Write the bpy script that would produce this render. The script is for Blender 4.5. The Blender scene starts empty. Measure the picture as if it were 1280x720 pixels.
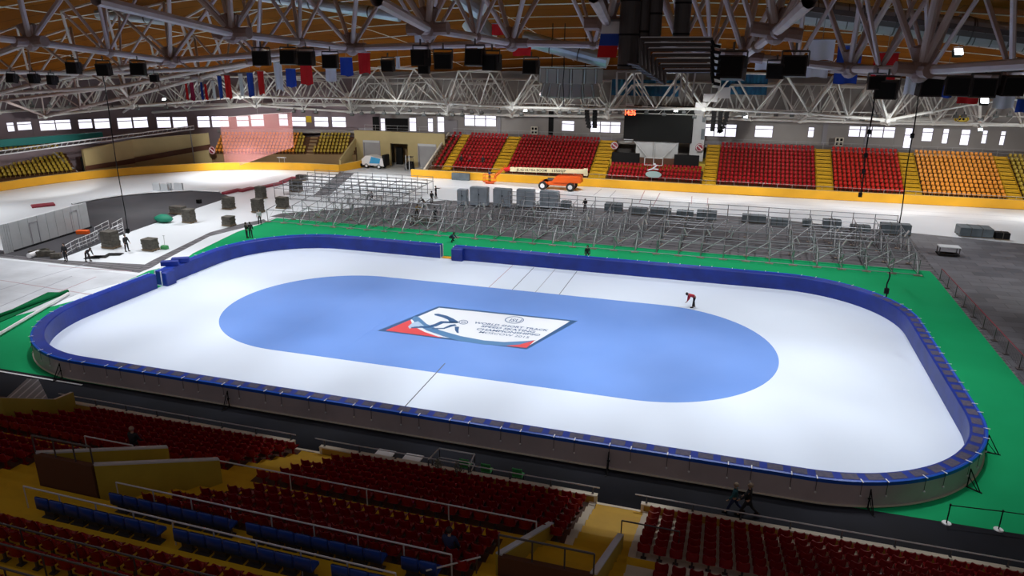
import bpy, math, random
from mathutils import Vector, Matrix
PI = math.pi
rnd = random.Random(7)
sc = bpy.context.scene
COL = sc.collection

# ------------------------------------------------------------------ camera
CX, CY, CZ = 16.7015, -48.5224, 19.8853
YAW, PIT, ROL, F = -0.2948, -0.3185, 0.0059, 907.33
_cy, _sy, _cp, _sp = math.cos(YAW), math.sin(YAW), math.cos(PIT), math.sin(PIT)
FW = Vector((_sy*_cp, _cy*_cp, _sp))
_r = Vector((_cy, -_sy, 0)); _u = _r.cross(FW)
RT = _r*math.cos(ROL) + _u*math.sin(ROL)
UP = -_r*math.sin(ROL) + _u*math.cos(ROL)
O = Vector((CX, CY, CZ))
cam = bpy.data.cameras.new('camera'); camo = bpy.data.objects.new('camera', cam); COL.objects.link(camo)
camo.matrix_world = Matrix(((RT.x, UP.x, -FW.x, CX), (RT.y, UP.y, -FW.y, CY), (RT.z, UP.z, -FW.z, CZ), (0, 0, 0, 1)))
cam.sensor_width = 36; cam.lens = F/1280*36; cam.clip_end = 600; cam.clip_start = 0.1
sc.camera = camo

def ray(px, py): return RT*((px-640)/F) - UP*((py-360)/F) + FW
def G(px, py, h=0.0):
    d = ray(px, py); return O + d*((h-O.z)/d.z)
def GY(px, py, Y):
    d = ray(px, py); return O + d*((Y-O.y)/d.y)
def GX(px, py, X):
    d = ray(px, py); return O + d*((X-O.x)/d.x)
def PR(p):
    v = Vector(p)-O; w = v.dot(FW)
    if w < .5: return None
    return (640+F*v.dot(RT)/w, 360-F*v.dot(UP)/w, w)

# ------------------------------------------------------------------ materials
def mat(name, colr, rough=.6, metal=0, var=0.0, scale=3.0, emit=0, ecol=None, spec=.5, bump=0, bscale=20, col2=None, alpha=1, detail=3):
    m = bpy.data.materials.new(name); m.use_nodes = True
    nt = m.node_tree; b = nt.nodes['Principled BSDF']
    c = (*colr, 1)
    b.inputs['Base Color'].default_value = c
    b.inputs['Roughness'].default_value = rough; b.inputs['Metallic'].default_value = metal
    b.inputs['Specular IOR Level'].default_value = spec
    if emit:
        b.inputs['Emission Color'].default_value = (*(ecol or colr), 1); b.inputs['Emission Strength'].default_value = emit
    if alpha < 1: b.inputs['Alpha'].default_value = alpha
    tc = None
    if var or col2:
        tc = nt.nodes.new('ShaderNodeTexCoord'); n = nt.nodes.new('ShaderNodeTexNoise')
        n.inputs['Scale'].default_value = scale; n.inputs['Detail'].default_value = detail
        nt.links.new(tc.outputs['Object'], n.inputs['Vector'])
        r = nt.nodes.new('ShaderNodeValToRGB'); nt.links.new(n.outputs['Fac'], r.inputs['Fac'])
        if col2: a, z = colr, col2
        else:
            a = tuple(x*(1-var) for x in colr); z = tuple(min(1, x*(1+var)) for x in colr)
        r.color_ramp.elements[0].color = (*a, 1); r.color_ramp.elements[1].color = (*z, 1)
        r.color_ramp.elements[0].position = .35; r.color_ramp.elements[1].position = .65
        nt.links.new(r.outputs['Color'], b.inputs['Base Color'])
    if bump:
        tc = tc or nt.nodes.new('ShaderNodeTexCoord')
        n2 = nt.nodes.new('ShaderNodeTexNoise'); n2.inputs['Scale'].default_value = bscale
        nt.links.new(tc.outputs['Object'], n2.inputs['Vector'])
        bp = nt.nodes.new('ShaderNodeBump'); bp.inputs['Strength'].default_value = bump
        nt.links.new(n2.outputs['Fac'], bp.inputs['Height']); nt.links.new(bp.outputs['Normal'], b.inputs['Normal'])
    return m

def brick(name, c1, c2, mort, scale, bw, bh, rough=.6, ms=.01, bias=0.0, rot=0):
    m = mat(name, c1, rough); nt = m.node_tree; b = nt.nodes['Principled BSDF']
    tc = nt.nodes.new('ShaderNodeTexCoord'); mp = nt.nodes.new('ShaderNodeMapping'); mp.inputs['Rotation'].default_value[2] = rot
    br = nt.nodes.new('ShaderNodeTexBrick')
    nt.links.new(tc.outputs['Object'], mp.inputs['Vector']); nt.links.new(mp.outputs['Vector'], br.inputs['Vector'])
    for k, v in (('Color1', c1), ('Color2', c2), ('Mortar', mort)): br.inputs[k].default_value = (*v, 1)
    br.inputs['Scale'].default_value = scale; br.inputs['Brick Width'].default_value = bw; br.inputs['Row Height'].default_value = bh
    br.inputs['Mortar Size'].default_value = ms; br.inputs['Bias'].default_value = bias
    no = nt.nodes.new('ShaderNodeTexNoise'); no.inputs['Scale'].default_value = .35; no.inputs['Detail'].default_value = 4
    nt.links.new(tc.outputs['Object'], no.inputs['Vector'])
    mx = nt.nodes.new('ShaderNodeMixRGB'); mx.blend_type = 'MULTIPLY'; mx.inputs['Fac'].default_value = .5
    rr = nt.nodes.new('ShaderNodeValToRGB'); rr.color_ramp.elements[0].position = .3; rr.color_ramp.elements[1].position = .7
    rr.color_ramp.elements[0].color = (.5, .5, .5, 1)
    nt.links.new(no.outputs['Fac'], rr.inputs['Fac'])
    nt.links.new(br.outputs['Color'], mx.inputs['Color1']); nt.links.new(rr.outputs['Color'], mx.inputs['Color2'])
    nt.links.new(mx.outputs['Color'], b.inputs['Base Color'])
    return m

M = {}
M['ice'] = mat('rink_ice', (.74, .82, .94), .28, var=.015, scale=.12, spec=.35, bump=.02, bscale=3)
M['ice_blue'] = mat('blue_painted_ice', (.17, .32, .74), .2, col2=(.20, .36, .80), scale=.10, spec=.4, bump=.02, bscale=3)
M['track_ice'] = mat('track_ice', (.80, .84, .88), .35, var=.03, scale=.1, spec=.3)
M['whitefloor'] = brick('white_flooring', (.72, .75, .80), (.70, .73, .78), (.6, .6, .66), .25, 1.2, .6, .5, .004)
M['concrete'] = brick('grey_floor_panels', (.10, .10, .115), (.17, .17, .19), (.06, .06, .07), .42, 1.0, .5, .55, .012)
M['infield'] = brick('grey_mat', (.12, .115, .125), (.20, .19, .205), (.05, .05, .055), .5, 3.0, .28, .7, .04)
M['darkmat'] = mat('dark_infield_mat', (.035, .035, .042), .75, col2=(.055, .052, .06), scale=.2)
M['black'] = mat('black_rubber_mat', (.006, .006, .009), .8, col2=(.011, .012, .019), scale=.25, detail=5, spec=.2)
M['green'] = mat('green_carpet', (.007, .28, .10), .9, col2=(.010, .33, .125), scale=.12, spec=.1)
M['greendark'] = mat('dark_green_carpet', (.005, .13, .045), .9, spec=.1)
M['line_dark'] = mat('dark_line', (.10, .12, .16), .5)
M['line_red'] = mat('faded_red_line', (.45, .28, .32), .5)
M['line_grey'] = mat('grey_line', (.35, .36, .42), .5)
M['pad'] = mat('blue_vinyl', (.004, .028, .28), .45, var=.18, scale=.8, bump=.25, bscale=2.2)
M['pad_edge'] = mat('bright_blue_vinyl', (.012, .10, .55), .35)
M['pad_patch'] = mat('dark_mesh_patch', (.05, .05, .10), .6, col2=(.09, .075, .12), scale=6)
M['skirt'] = mat('grey_vinyl_skirt', (.52, .46, .48), .5, var=.08, scale=.5)
M['white'] = mat('white_plastic', (.8, .8, .82), .5)
M['offwhite'] = mat('cream_paint', (.84, .80, .68), .6)
M['barrier'] = mat('yellow_padding', (.80, .40, .015), .5, var=.06, scale=.4)
M['barriertop'] = mat('pale_yellow_top', (.85, .62, .25), .5)
M['teal'] = mat('teal_awning', (.02, .30, .28), .6)
M['yellow'] = mat('yellow_paint', (.64, .37, .008), .6, col2=(.74, .45, .012), scale=.9, detail=5)
M['ochre'] = mat('ochre_parapet', (.62, .36, .05), .7, var=.1, scale=.6)
M['olive'] = mat('olive_yellow_wall', (.46, .34, .03), .65, var=.08, scale=.7)
M['cream'] = mat('cream_terrace', (.66, .60, .50), .7)
M['farstep'] = mat('far_terrace', (.11, .045, .015), .8)
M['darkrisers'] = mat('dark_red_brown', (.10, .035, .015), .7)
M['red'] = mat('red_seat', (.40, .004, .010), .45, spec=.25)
M['red_shaded'] = mat('shaded_red_seat', (.27, .003, .009), .38, spec=.35)  # same red seat, shade of the dim near stand put into its colour
M['red2'] = mat('bright_red_seat', (.60, .018, .010), .45, spec=.3)
M['orange'] = mat('orange_seat', (.85, .34, .03), .4)
M['yseat'] = mat('mustard_seat', (.50, .36, .03), .45)
M['blue'] = mat('blue_seat', (.006, .05, .30), .4)
M['steel'] = mat('galvanised_steel', (.24, .25, .27), .45, metal=.4)
M['steel2'] = mat('pale_steel', (.62, .64, .66), .4, metal=.3)
M['rail'] = mat('brushed_rail', (.66, .66, .68), .35, metal=.25)
M['darkrail'] = mat('dark_rail', (.10, .09, .09), .4, metal=.4)
M['truss'] = mat('grey_truss_paint', (.52, .43, .42), .45, var=.1, scale=.7)
M['node'] = mat('brown_grey_node', (.30, .21, .19), .6, var=.1, scale=2)
M['truss_far'] = mat('pale_lit_truss_paint', (.80, .82, .80), .5)  # brightness of the lit far truss put into the paint; purlins share it
M['duct'] = mat('silver_duct', (.50, .58, .64), .35, metal=.5, var=.1, scale=.8)
M['ductdark'] = mat('dark_duct', (.055, .045, .045), .45, var=.3, scale=.6)
M['ductbeige'] = brick('beige_duct', (.42, .38, .40), (.46, .42, .44), (.12, .10, .10), 1.0, 1.2, .7, .5, .05)
M['housing'] = mat('black_lamp_housing', (.018, .010, .009), .5)
M['lens'] = mat('lamp_glass', (.35, .38, .4), .15)
M['lamp'] = mat('lit_lamp', (1, 1, 1), .5, emit=18, ecol=(.9, .95, 1))
M['daylight'] = mat('window_daylight', (.8, .8, .9), .3, emit=1.25, ecol=(.90, .88, 1.0))
M['frame'] = mat('window_frame', (.35, .34, .38), .5)
M['wall'] = mat('grey_plaster', (.40, .38, .37), .8, var=.07, scale=.25)
M['wallpurple'] = mat('mauve_plaster', (.30, .24, .27), .8, var=.08, scale=.3)
M['beige'] = mat('beige_wall', (.50, .41, .20), .7, var=.06, scale=.3)
M['brownwall'] = mat('brown_wall', (.32, .22, .11), .7, var=.06, scale=.3)
M['shutter'] = brick('roller_shutter', (.42, .42, .44), (.40, .40, .42), (.3, .3, .32), 1, 40, .12, .5, .02)
M['dark'] = mat('near_black', (.009, .009, .010), .7, spec=.2)
M['screen'] = mat('dark_screen', (.006, .007, .007), .5, spec=.15)
M['redled'] = mat('red_led', (1, .1, .05), .5, emit=6, ecol=(1, .09, .03))
M['lgrey'] = mat('light_grey_panel', (.58, .60, .62), .5, var=.05, scale=.8)
M['crate'] = mat('slate_crate', (.13, .16, .18), .5, var=.15, scale=1.2)
M['crate2'] = mat('bluegrey_cabinet', (.33, .38, .44), .45, var=.12, scale=1)
M['pallet'] = mat('weathered_board', (.10, .09, .075), .8, var=.25, scale=3)
M['palwood'] = mat('pallet_wood', (.26, .19, .12), .8)
M['orangep'] = mat('orange_machine', (.85, .12, .01), .4)
M['boom'] = mat('cream_boom', (.75, .66, .42), .45)
M['tyre'] = mat('black_tyre', (.02, .02, .02), .8)
M['fred'] = mat('red_cloth', (.60, .005, .008), .8)
M['fwhite'] = mat('white_cloth', (.72, .74, .80), .8)
M['fblue'] = mat('blue_cloth', (.012, .06, .42), .8)
M['fcrim'] = mat('crimson_cloth', (.30, .008, .07), .8)
M['logo_navy'] = mat('navy_ice_paint', (.045, .12, .27), .3)
M['logo_red'] = mat('red_ice_paint', (.75, .09, .10), .3)
M['logo_blue'] = mat('steel_blue_ice_paint', (.10, .24, .45), .3)
M['logo_pale'] = mat('pale_blue_ice_paint', (.45, .60, .78), .3)
M['logo_white'] = mat('white_ice_paint', (.80, .83, .88), .28)
M['skin'] = mat('skin', (.50, .30, .21), .6)
M['hair'] = mat('dark_hair', (.03, .02, .015), .7)
M['blond'] = mat('light_hair', (.35, .26, .18), .7)
M['cloth_black'] = mat('black_clothing', (.018, .018, .022), .8)
M['cloth_red'] = mat('red_jacket', (.45, .012, .03), .8)
M['cloth_teal'] = mat('teal_jacket', (.03, .12, .14), .8)
M['cloth_yellow'] = mat('yellow_brown_jacket', (.30, .20, .04), .8)
M['cloth_white'] = mat('pale_jacket', (.5, .5, .52), .8)
M['cloth_navy'] = mat('navy_jacket', (.02, .03, .09), .8)
M['gplastic'] = mat('green_plastic', (.05, .30, .09), .45)
M['leaf'] = mat('grey_green_leaf', (.07, .09, .05), .7, col2=(.2, .2, .16), scale=9)
M['pinkfilm'] = mat('pink_film', (1.0, .42, .40), .5, alpha=.2)
M['ribbon_red'] = mat('red_tape', (.28, .03, .05), .6)
M['bluewall'] = mat('blue_backdrop', (.02, .20, .38), .7, col2=(.03, .12, .28), scale=.8)
M['ysign'] = mat('yellow_sign', (.85, .62, .02), .5)
M['silverroof'] = brick('ribbed_silver', (.42, .43, .46), (.40, .41, .44), (.85, .85, .9), 1, 30, .45, .35, .05, rot=PI/2)
# wooden ceiling: planks with darker joints
mw = mat('timber_ceiling', (.20, .09, .018), .9, spec=.08); nt = mw.node_tree; b = nt.nodes['Principled BSDF']
tc = nt.nodes.new('ShaderNodeTexCoord'); br = nt.nodes.new('ShaderNodeTexBrick')
nt.links.new(tc.outputs['Object'], br.inputs['Vector'])
for k, v in (('Color1', (.16, .048, .002)), ('Color2', (.24, .078, .003)), ('Mortar', (.06, .02, .002))): br.inputs[k].default_value = (*v, 1)
br.inputs['Scale'].default_value = .22; br.inputs['Brick Width'].default_value = 5.; br.inputs['Row Height'].default_value = .7; br.inputs['Mortar Size'].default_value = .012
nt.links.new(br.outputs['Color'], b.inputs['Base Color']); M['wood'] = mw

# ------------------------------------------------------------------ mesh helpers
class MB:
    def __init__(s): s.v = []; s.f = []; s.m = []
    def add(s, vs, fs, mi=0):
        o = len(s.v); s.v += [tuple(p) for p in vs]
        for q in fs: s.f.append(tuple(i+o for i in q)); s.m.append(mi)
        return s
    def box(s, c, d, mi=0, rz=0, mtx=None):
        vs = []
        ca, sa = math.cos(rz), math.sin(rz)
        for sx in (-.5, .5):
            for sy in (-.5, .5):
                for sz in (-.5, .5):
                    x, y, z = sx*d[0], sy*d[1], sz*d[2]
                    if mtx is not None: p = mtx @ Vector((x, y, z)); x, y, z = p.x, p.y, p.z
                    vs.append((c[0]+x*ca-y*sa, c[1]+x*sa+y*ca, c[2]+z))
        return s.add(vs, [(0, 1, 3, 2), (4, 6, 7, 5), (0, 4, 5, 1), (2, 3, 7, 6), (0, 2, 6, 4), (1, 5, 7, 3)], mi)
    def bbox(s, c, d, bv, mi=0, rz=0):
        """box with chamfered vertical and top edges"""
        x, y, z = d[0]/2, d[1]/2, d[2]/2
        def ring(ax, ay, zz):
            pts = [(-ax+bv, -ay), (ax-bv, -ay), (ax, -ay+bv), (ax, ay-bv), (ax-bv, ay), (-ax+bv, ay), (-ax, ay-bv), (-ax, -ay+bv)]
            ca, sa = math.cos(rz), math.sin(rz)
            return [(c[0]+p*ca-q*sa, c[1]+p*sa+q*ca, c[2]+zz) for p, q in pts]
        vs = ring(x, y, -z)+ring(x, y, z-bv)+ring(x-bv, y-bv, z)
        fs = [tuple(range(7, -1, -1)), tuple(range(16, 24))]
        for k in range(2):
            for i in range(8):
                j = (i+1) % 8; fs.append((k*8+i, k*8+j, k*8+8+j, k*8+8+i))
        return s.add(vs, fs, mi)
    def tube(s, a, b, r, n=6, mi=0, r2=None, cap=True):
        a, b = Vector(a), Vector(b); d = b-a
        if d.length < 1e-6: return s
        d.normalize(); t = Vector((0, 0, 1)) if abs(d.z) < .9 else Vector((1, 0, 0))
        u = d.cross(t).normalized(); w = d.cross(u); r2 = r if r2 is None else r2
        vs = []
        for k in range(n):
            q = 2*PI*k/n; e = u*math.cos(q)+w*math.sin(q); vs += [a+e*r, b+e*r2]
        fs = [(2*k, 2*k+1, (2*k+3) % (2*n), (2*k+2) % (2*n)) for k in range(n)]
        if cap: fs += [tuple(range(0, 2*n, 2))[::-1], tuple(range(1, 2*n, 2))]
        return s.add(vs, fs, mi)
    def path(s, pts, r, n=6, mi=0):
        for i in range(len(pts)-1): s.tube(pts[i], pts[i+1], r, n, mi)
        return s
    def poly(s, pts, z0, z1, mi=0, ms=None):
        n = len(pts)
        ar = sum(pts[i][0]*pts[(i+1) % n][1]-pts[(i+1) % n][0]*pts[i][1] for i in range(n))
        if ar < 0: pts = pts[::-1]
        vs = [(p[0], p[1], z0) for p in pts]+[(p[0], p[1], z1) for p in pts]
        s.add(vs, [tuple(range(n, 2*n)), tuple(range(n-1, -1, -1))], mi)
        return s.add(vs, [(i, (i+1) % n, n+(i+1) % n, n+i) for i in range(n)], mi if ms is None else ms)
    def ball(s, c, r, n=8, m=5, mi=0, sc3=(1, 1, 1)):
        vs = [(c[0], c[1], c[2]-r*sc3[2])]
        for j in range(1, m):
            ph = -PI/2+PI*j/m
            for i in range(n):
                th = 2*PI*i/n; vs.append((c[0]+r*sc3[0]*math.cos(ph)*math.cos(th), c[1]+r*sc3[1]*math.cos(ph)*math.sin(th), c[2]+r*sc3[2]*math.sin(ph)))
        vs.append((c[0], c[1], c[2]+r*sc3[2])); fs = []
        for i in range(n): fs.append((0, 1+(i+1) % n, 1+i))
        for j in range(m-2):
            for i in range(n):
                a = 1+j*n+i; b_ = 1+j*n+(i+1) % n; fs.append((a, b_, b_+n, a+n))
        t = len(vs)-1
        for i in range(n): fs.append((t, 1+(m-2)*n+i, 1+(m-2)*n+(i+1) % n))
        return s.add(vs, fs, mi)
    def mesh(s, name, mats, smooth=False):
        me = bpy.data.meshes.new(name); me.from_pydata(s.v, [], s.f)
        for q in (mats if isinstance(mats, (list, tuple)) else [mats]): me.materials.append(q)
        me.polygons.foreach_set('material_index', s.m)
        if smooth: me.polygons.foreach_set('use_smooth', [True]*len(s.f))
        me.update(); return me
    def build(s, name, mats, parent=None, smooth=False, loc=None, rz=0):
        o = bpy.data.objects.new(name, s.mesh(name, mats, smooth)); COL.objects.link(o)
        if parent: o.parent = parent
        if loc is not None: o.location = loc
        if rz: o.rotation_euler[2] = rz
        return o

def tag(o, label, cat, group=None, kind=None):
    o['label'] = label; o['category'] = cat
    if group: o['group'] = group
    if kind: o['kind'] = kind
    return o
def thing(name, label, cat, loc=(0, 0, 0), rz=0, group=None, kind=None):
    o = bpy.data.objects.new(name, None); COL.objects.link(o); o.empty_display_size = .2
    o.location = loc; o.rotation_euler[2] = rz
    return tag(o, label, cat, group, kind)
def struct(o):
    o['kind'] = 'structure'; return o
def dup(root, loc, rz=0, label=None, group=None):
    r = root.copy(); COL.objects.link(r); r.location = loc; r.rotation_euler = (0, 0, rz)
    if label: r['label'] = label
    if group: r['group'] = group
    for ch in list(root.children):
        c = ch.copy(); COL.objects.link(c); c.parent = r
        for g in ch.children:
            d = g.copy(); COL.objects.link(d); d.parent = c
    return r
def text_mesh(name, txt, m, origin, ux, uy, cap, width=None, parent=None, thick=.0, bold=0.0):
    cu = bpy.data.curves.new(name, 'FONT'); cu.body = txt; cu.size = 1; cu.offset = bold; cu.resolution_u = 3
    if thick: cu.extrude = thick
    to = bpy.data.objects.new(name, cu); COL.objects.link(to)
    dg = bpy.context.evaluated_depsgraph_get(); dg.update()
    me = bpy.data.meshes.new_from_object(to.evaluated_get(dg))
    bpy.data.objects.remove(to)
    xs = [v.co.x for v in me.vertices]; x0, x1 = min(xs), max(xs)
    sx = (width/(x1-x0)) if width else cap/.69; sy = cap/.69
    ux, uy = Vector(ux).normalized(), Vector(uy); nz = ux.cross(uy).normalized()
    for v in me.vertices:
        p = Vector(origin)+ux*((v.co.x-x0)*sx)+uy*(v.co.y*sy)+nz*v.co.z; v.co = p
    me.materials.clear(); me.materials.append(m)
    o = bpy.data.objects.new(name, me); COL.objects.link(o)
    if parent: o.parent = parent
    return o
ORD = ['zeroth', 'first', 'second', 'third', 'fourth', 'fifth', 'sixth', 'seventh', 'eighth', 'ninth', 'tenth', 'eleventh', 'twelfth', 'thirteenth',
       'fourteenth', 'fifteenth', 'sixteenth', 'seventeenth', 'eighteenth', 'nineteenth', 'twentieth']
TENS = {20: 'twenty', 30: 'thirty', 40: 'forty', 50: 'fifty', 60: 'sixty', 70: 'seventy', 80: 'eighty', 90: 'ninety'}
def od(n):
    if n <= 20: return ORD[n]
    t = n//10*10
    if n % 10 == 0: return TENS[t][:-1]+'ieth'
    return TENS[t]+'-'+ORD[n % 10]

# ------------------------------------------------------------------ ground
def sheet(name, pts, z, m, th=.02):
    mb = MB(); mb.poly([(p[0], p[1]) for p in pts], z-th, z); return struct(mb.build(name, m))
sheet('floor', [(-140, -60), (100, -60), (100, 100), (-140, 100)], -.05, M['concrete'], .3)
# oval track ice, its outer edge follows the yellow wall
OC = (-49.5, 25.0); ORAD = 34.6
arc = [(OC[0]+ORAD*math.cos(a), OC[1]+ORAD*math.sin(a)) for a in [PI/2+i*PI/24 for i in range(25)]]
sheet('track_ice', [(95, 62.8), (54, 61.8), (20, 60.4), (-20, 59.7)]+arc+[(-49.5, -9.6), (-38, -16), (-38, -17), (-28, -17.2), (38, -17), (38, 30), (95, 30)], -.03, M['track_ice'])
inf = [(-37.6, 27), (-37.3, 29), (-29, 36), (-20.5, 43.6), (-8, 44.6), (5.5, 45.4), (21.4, 45.6), (30, 43.8), (38, 42.6), (47.7, 41), (95, 40), (95, -17), (35, -17), (34, 24)]
sheet('floor_infield_mat', inf, -.018, M['infield'])
sheet('floor_right_concrete', [(36, 24), (36.5, 42.9), (47.7, 41.1), (95, 40), (95, -17), (35.2, -17)], -.012, M['concrete'])
p = [G(412, 244), G(443, 216), G(424, 215.5), G(392, 244)]
sheet('floor_mat_ramp', p, -.012, M['infield'])
sheet('floor_left_dark_mat', [G(a, b_) for a, b_ in [(95, 256), (100, 252), (150, 244), (185, 241), (240, 239), (275, 241), (288, 246), (240, 262), (190, 280), (150, 294), (105, 312), (70, 325), (-60, 318), (-60, 308), (18, 314), (113, 285)]], -.012, M['darkmat'])
# kerb of white blocks round the dark mat
kp = [G(a, b_) for a, b_ in [(90, 256), (120, 250), (150, 245.5), (185, 242), (240, 239), (275, 241)]]
kb = MB()
for i in range(len(kp)-1): kb.tube(kp[i]+Vector((0, 0, .12)), kp[i+1]+Vector((0, 0, .12)), .14, 5)
tag(kb.build('kerb_snow', M['lgrey']), 'low pale kerb strip curving round far edge of dark mat', 'kerb')
sheet('floor_dark_seam', [G(*t) for t in [(-40, 315), (0, 317), (66, 324.5), (181, 330.5), (190, 334), (174, 340.5), (110, 333), (0, 321.5), (-40, 320)]], -.006, M['infield'])
sheet('floor_dark_seam', [G(*t) for t in [(181, 330.5), (189, 326), (262, 290.5), (300, 280), (330, 274), (334, 277), (306, 284), (262, 295), (205, 325), (190, 334)]], -.006, M['infield'])
sheet('floor_left_white', [G(-40, 320), G(70, 331), G(185, 345.5), (-35.4, -2.5), (-35.2, -4.6), G(-5, 408), G(-80, 440)], -.008, M['whitefloor'])
for i, (a, b_, mm) in enumerate([((0, 362), (110, 317+12), 'line_grey'), ((0, 350), (120, 369), 'line_red'), ((0, 383), (90, 345), 'line_grey'), ((60, 332), (165, 339), 'line_red'), ((0, 395), (120, 346), 'line_red')]):
    pa, pb = G(*a), G(*b_); d = (pb-pa).normalized(); n = Vector((-d.y, d.x, 0))*.05
    sheet('floor_line', [pa+n, pb+n, pb-n, pa-n], -.004, M[mm], .003)
for a, b_, mm, w_ in (((806, 238), (799, 253), 'line_red', .12), ((825, 241), (816, 258), 'line_red', .12), ((865, 245), (864, 255), 'line_red', .1), ((885, 247), (884, 257), 'line_red', .1), ((752, 236), (742, 244), 'line_grey', .1), ((770, 238), (762, 246), 'line_grey', .1),
                      ((700, 240), (1275, 277), 'line_grey', .05), ((560, 231), (1275, 271), 'line_grey', .05)):
    pa, pb = G(*a), G(*b_); d = (pb-pa).normalized(); n = Vector((-d.y, d.x, 0))*w_/2
    sheet('floor_line', [pa+n, pb+n, pb-n, pa-n], -.024, M[mm], .003)
# green carpet round the rink
gre = [(35.5, 26.4), (35.6, 24.4), (35.4, 0), (35.8, -8), (37.8, -17.3), (-28, -17.2), (-60, -17.0), (-60, -12.8), (-36.2, -11.8), (-33.6, -3.4), (-34.6, 3.6), (-33.6, 6.6), (-34.9, 10), (-36.4, 19), (-36.2, 24), (-36.3, 26.6), (-13, 26.5), (8, 26.3), (21, 26.5)]
sheet('green_carpet', gre, -.004, M['green'], .01)
a0, a1, a2, a3 = G(-20, 404, 0), G(60, 366), G(85, 366), G(-20, 412)
sheet('green_carpet_strip', [a0, a1, a2, a3], .06, M['greendark'], .06)
w0 = G(0, 420); w1 = G(86, 369); d = (w1-w0).normalized(); w0 = w0-d*6
wb = MB(); wb.tube(w0+Vector((0, 0, .14)), w1+Vector((0, 0, .14)), .14, 6); tag(wb.build('white_tube', M['white']), 'long white tube lying on green carpet at the left edge', 'tube')
gb = MB(); gb.tube(a0+Vector((0, 0, .15)), a2+Vector((0, 0, .15)), .16, 8); tag(gb.build('carpet_roll', M['greendark']), 'dark green carpet roll lying beside the white tube', 'carpet roll')
# walkway
sheet('walkway_mat', [(-70, -17.25), (24.6, -16.7), (95, -15.6), (95, -21.6), (-70, -21.6)], -.001, M['black'], .004)
sheet('walkway_edge_strip', [(-70, -17.35), (-20.5, -17.25), (-20.5, -17.38), (-70, -17.48)], .01, M['white'], .01)

# ------------------------------------------------------------------ rink
A_, B_, RR, PW, PH = 30.0, 16.034, 8.66, .79, 1.285
def rrpath(a, b, R, step=.35):
    pts = []
    segs = [('l', (-a, -b+R), (-a, b-R), (1, 0))]
    cs = [(-a+R, b-R, PI), (a-R, b-R, PI/2), (a-R, -b+R, 0), (-a+R, -b+R, -PI/2)]
    # clockwise seen from above: left side up, far side right, right side down, near side left
    def line(p, q, n):
        L = math.dist(p, q); k = max(1, int(L/step))
        for i in range(k): t = i/k; pts.append((p[0]+(q[0]-p[0])*t, p[1]+(q[1]-p[1])*t, n[0], n[1]))
    def arcp(cx, cy, a0):
        k = int(R*PI/2/step)
        for i in range(k):
            an = a0-PI/2*i/k; pts.append((cx+R*math.cos(an), cy+R*math.sin(an), math.cos(an), math.sin(an)))
    line((-a, -b+R), (-a, b-R), (-1, 0)); arcp(-a+R, b-R, PI)
    line((-a+R, b), (a-R, b), (0, 1)); arcp(a-R, b-R, PI/2)
    line((a, b-R), (a, -b+R), (1, 0)); arcp(a-R, -b+R, 0)
    line((a-R, -b), (-a+R, -b), (0, -1)); arcp(-a+R, -b+R, -PI/2)
    return pts
RP = rrpath(A_, B_, RR)
N = len(RP)
ice = MB(); ice.poly([(p[0]+p[2]*.1, p[1]+p[3]*.1) for p in RP], -.03, 0.0)
struct(ice.build('ice_rink', M['ice']))
ov = []
oa, ob, ox, oy = 21.2, 8.86, -.32, -.14
for i in range(60):
    an = -PI/2+PI*i/59; ov.append((ox+oa-ob+ob*math.cos(an), oy+ob*math.sin(an)))
for i in range(60):
    an = PI/2+PI*i/59; ov.append((ox-oa+ob+ob*math.cos(an), oy+ob*math.sin(an)))
mb = MB(); mb.poly(ov, 0, .004); struct(mb.build('ice_blue_oval', M['ice_blue']))
def iline(x0, y0, x1, y1, w, m, name='ice_line'):
    d = Vector((x1-x0, y1-y0, 0)).normalized(); n = Vector((-d.y, d.x, 0))*w/2
    mb = MB(); mb.poly([(x0+n.x, y0+n.y), (x1+n.x, y1+n.y), (x1-n.x, y1-n.y), (x0-n.x, y0-n.y)], .004, .008); struct(mb.build(name, m))
for x, mm in ((-2.8, 'line_red'), (-.66, 'line_dark'), (1.43, 'line_grey'), (3.53, 'line_dark')): iline(x, 8.7, x, 15.9, .06, M[mm])
iline(-.3, -14.2, -.38, -7.5, .07, M['line_dark'])
for x in (-13, -8, 9, 13): iline(x, -7.9, x+.5, 7.4, .07, M['ice_blue'], 'ice_seam')

# logo on the ice : pixel coordinates of a 4.74x crop of the panel put on the ice plane
def Z(x, y): return G(470+x/4.741, 370+y/4.741)
def decal(pts, z, m, name, parent=None):
    mb = MB(); mb.poly([(q.x, q.y) for q in [Z(*t) for t in pts]], z-.002, z); o = mb.build(name, m, parent); return o
lg = thing('ice_logo', 'white championship logo panel with navy border painted on the blue ice', 'logo', G(597, 408))
lg.location = (0, 0, 0)
decal([(8, 206), (370, 61), (1196, 148), (893, 317)], .007, M['logo_navy'], 'border', lg)
decal([(60, 203), (374, 70), (1150, 150), (888, 306)], .010, M['logo_white'], 'field', lg)
decal([(56, 205), (205, 141), (214, 165), (238, 188), (290, 215), (392, 249)], .013, M['logo_red'], 'red_corner', lg)
decal([(226, 121), (212, 138), (240, 168), (300, 205), (400, 240), (500, 268), (640, 288), (770, 296), (850, 290), (950, 262), (880, 268), (760, 274), (640, 264), (500, 238), (380, 204), (300, 166), (255, 126)], .013, M['logo_blue'], 'blue_swoosh', lg)
decal([(770, 296), (850, 289), (944, 262), (892, 309)], .016, M['logo_red'], 'red_corner', lg)
sk = MB()
def addp(pts, z=.019):
    sk.poly([(q.x, q.y) for q in [Z(*t) for t in pts]], z-.002, z)
addp([(345, 107), (370, 106), (420, 118), (460, 136), (492, 156), (478, 161), (440, 158), (425, 140), (390, 126), (348, 115)])
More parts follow.
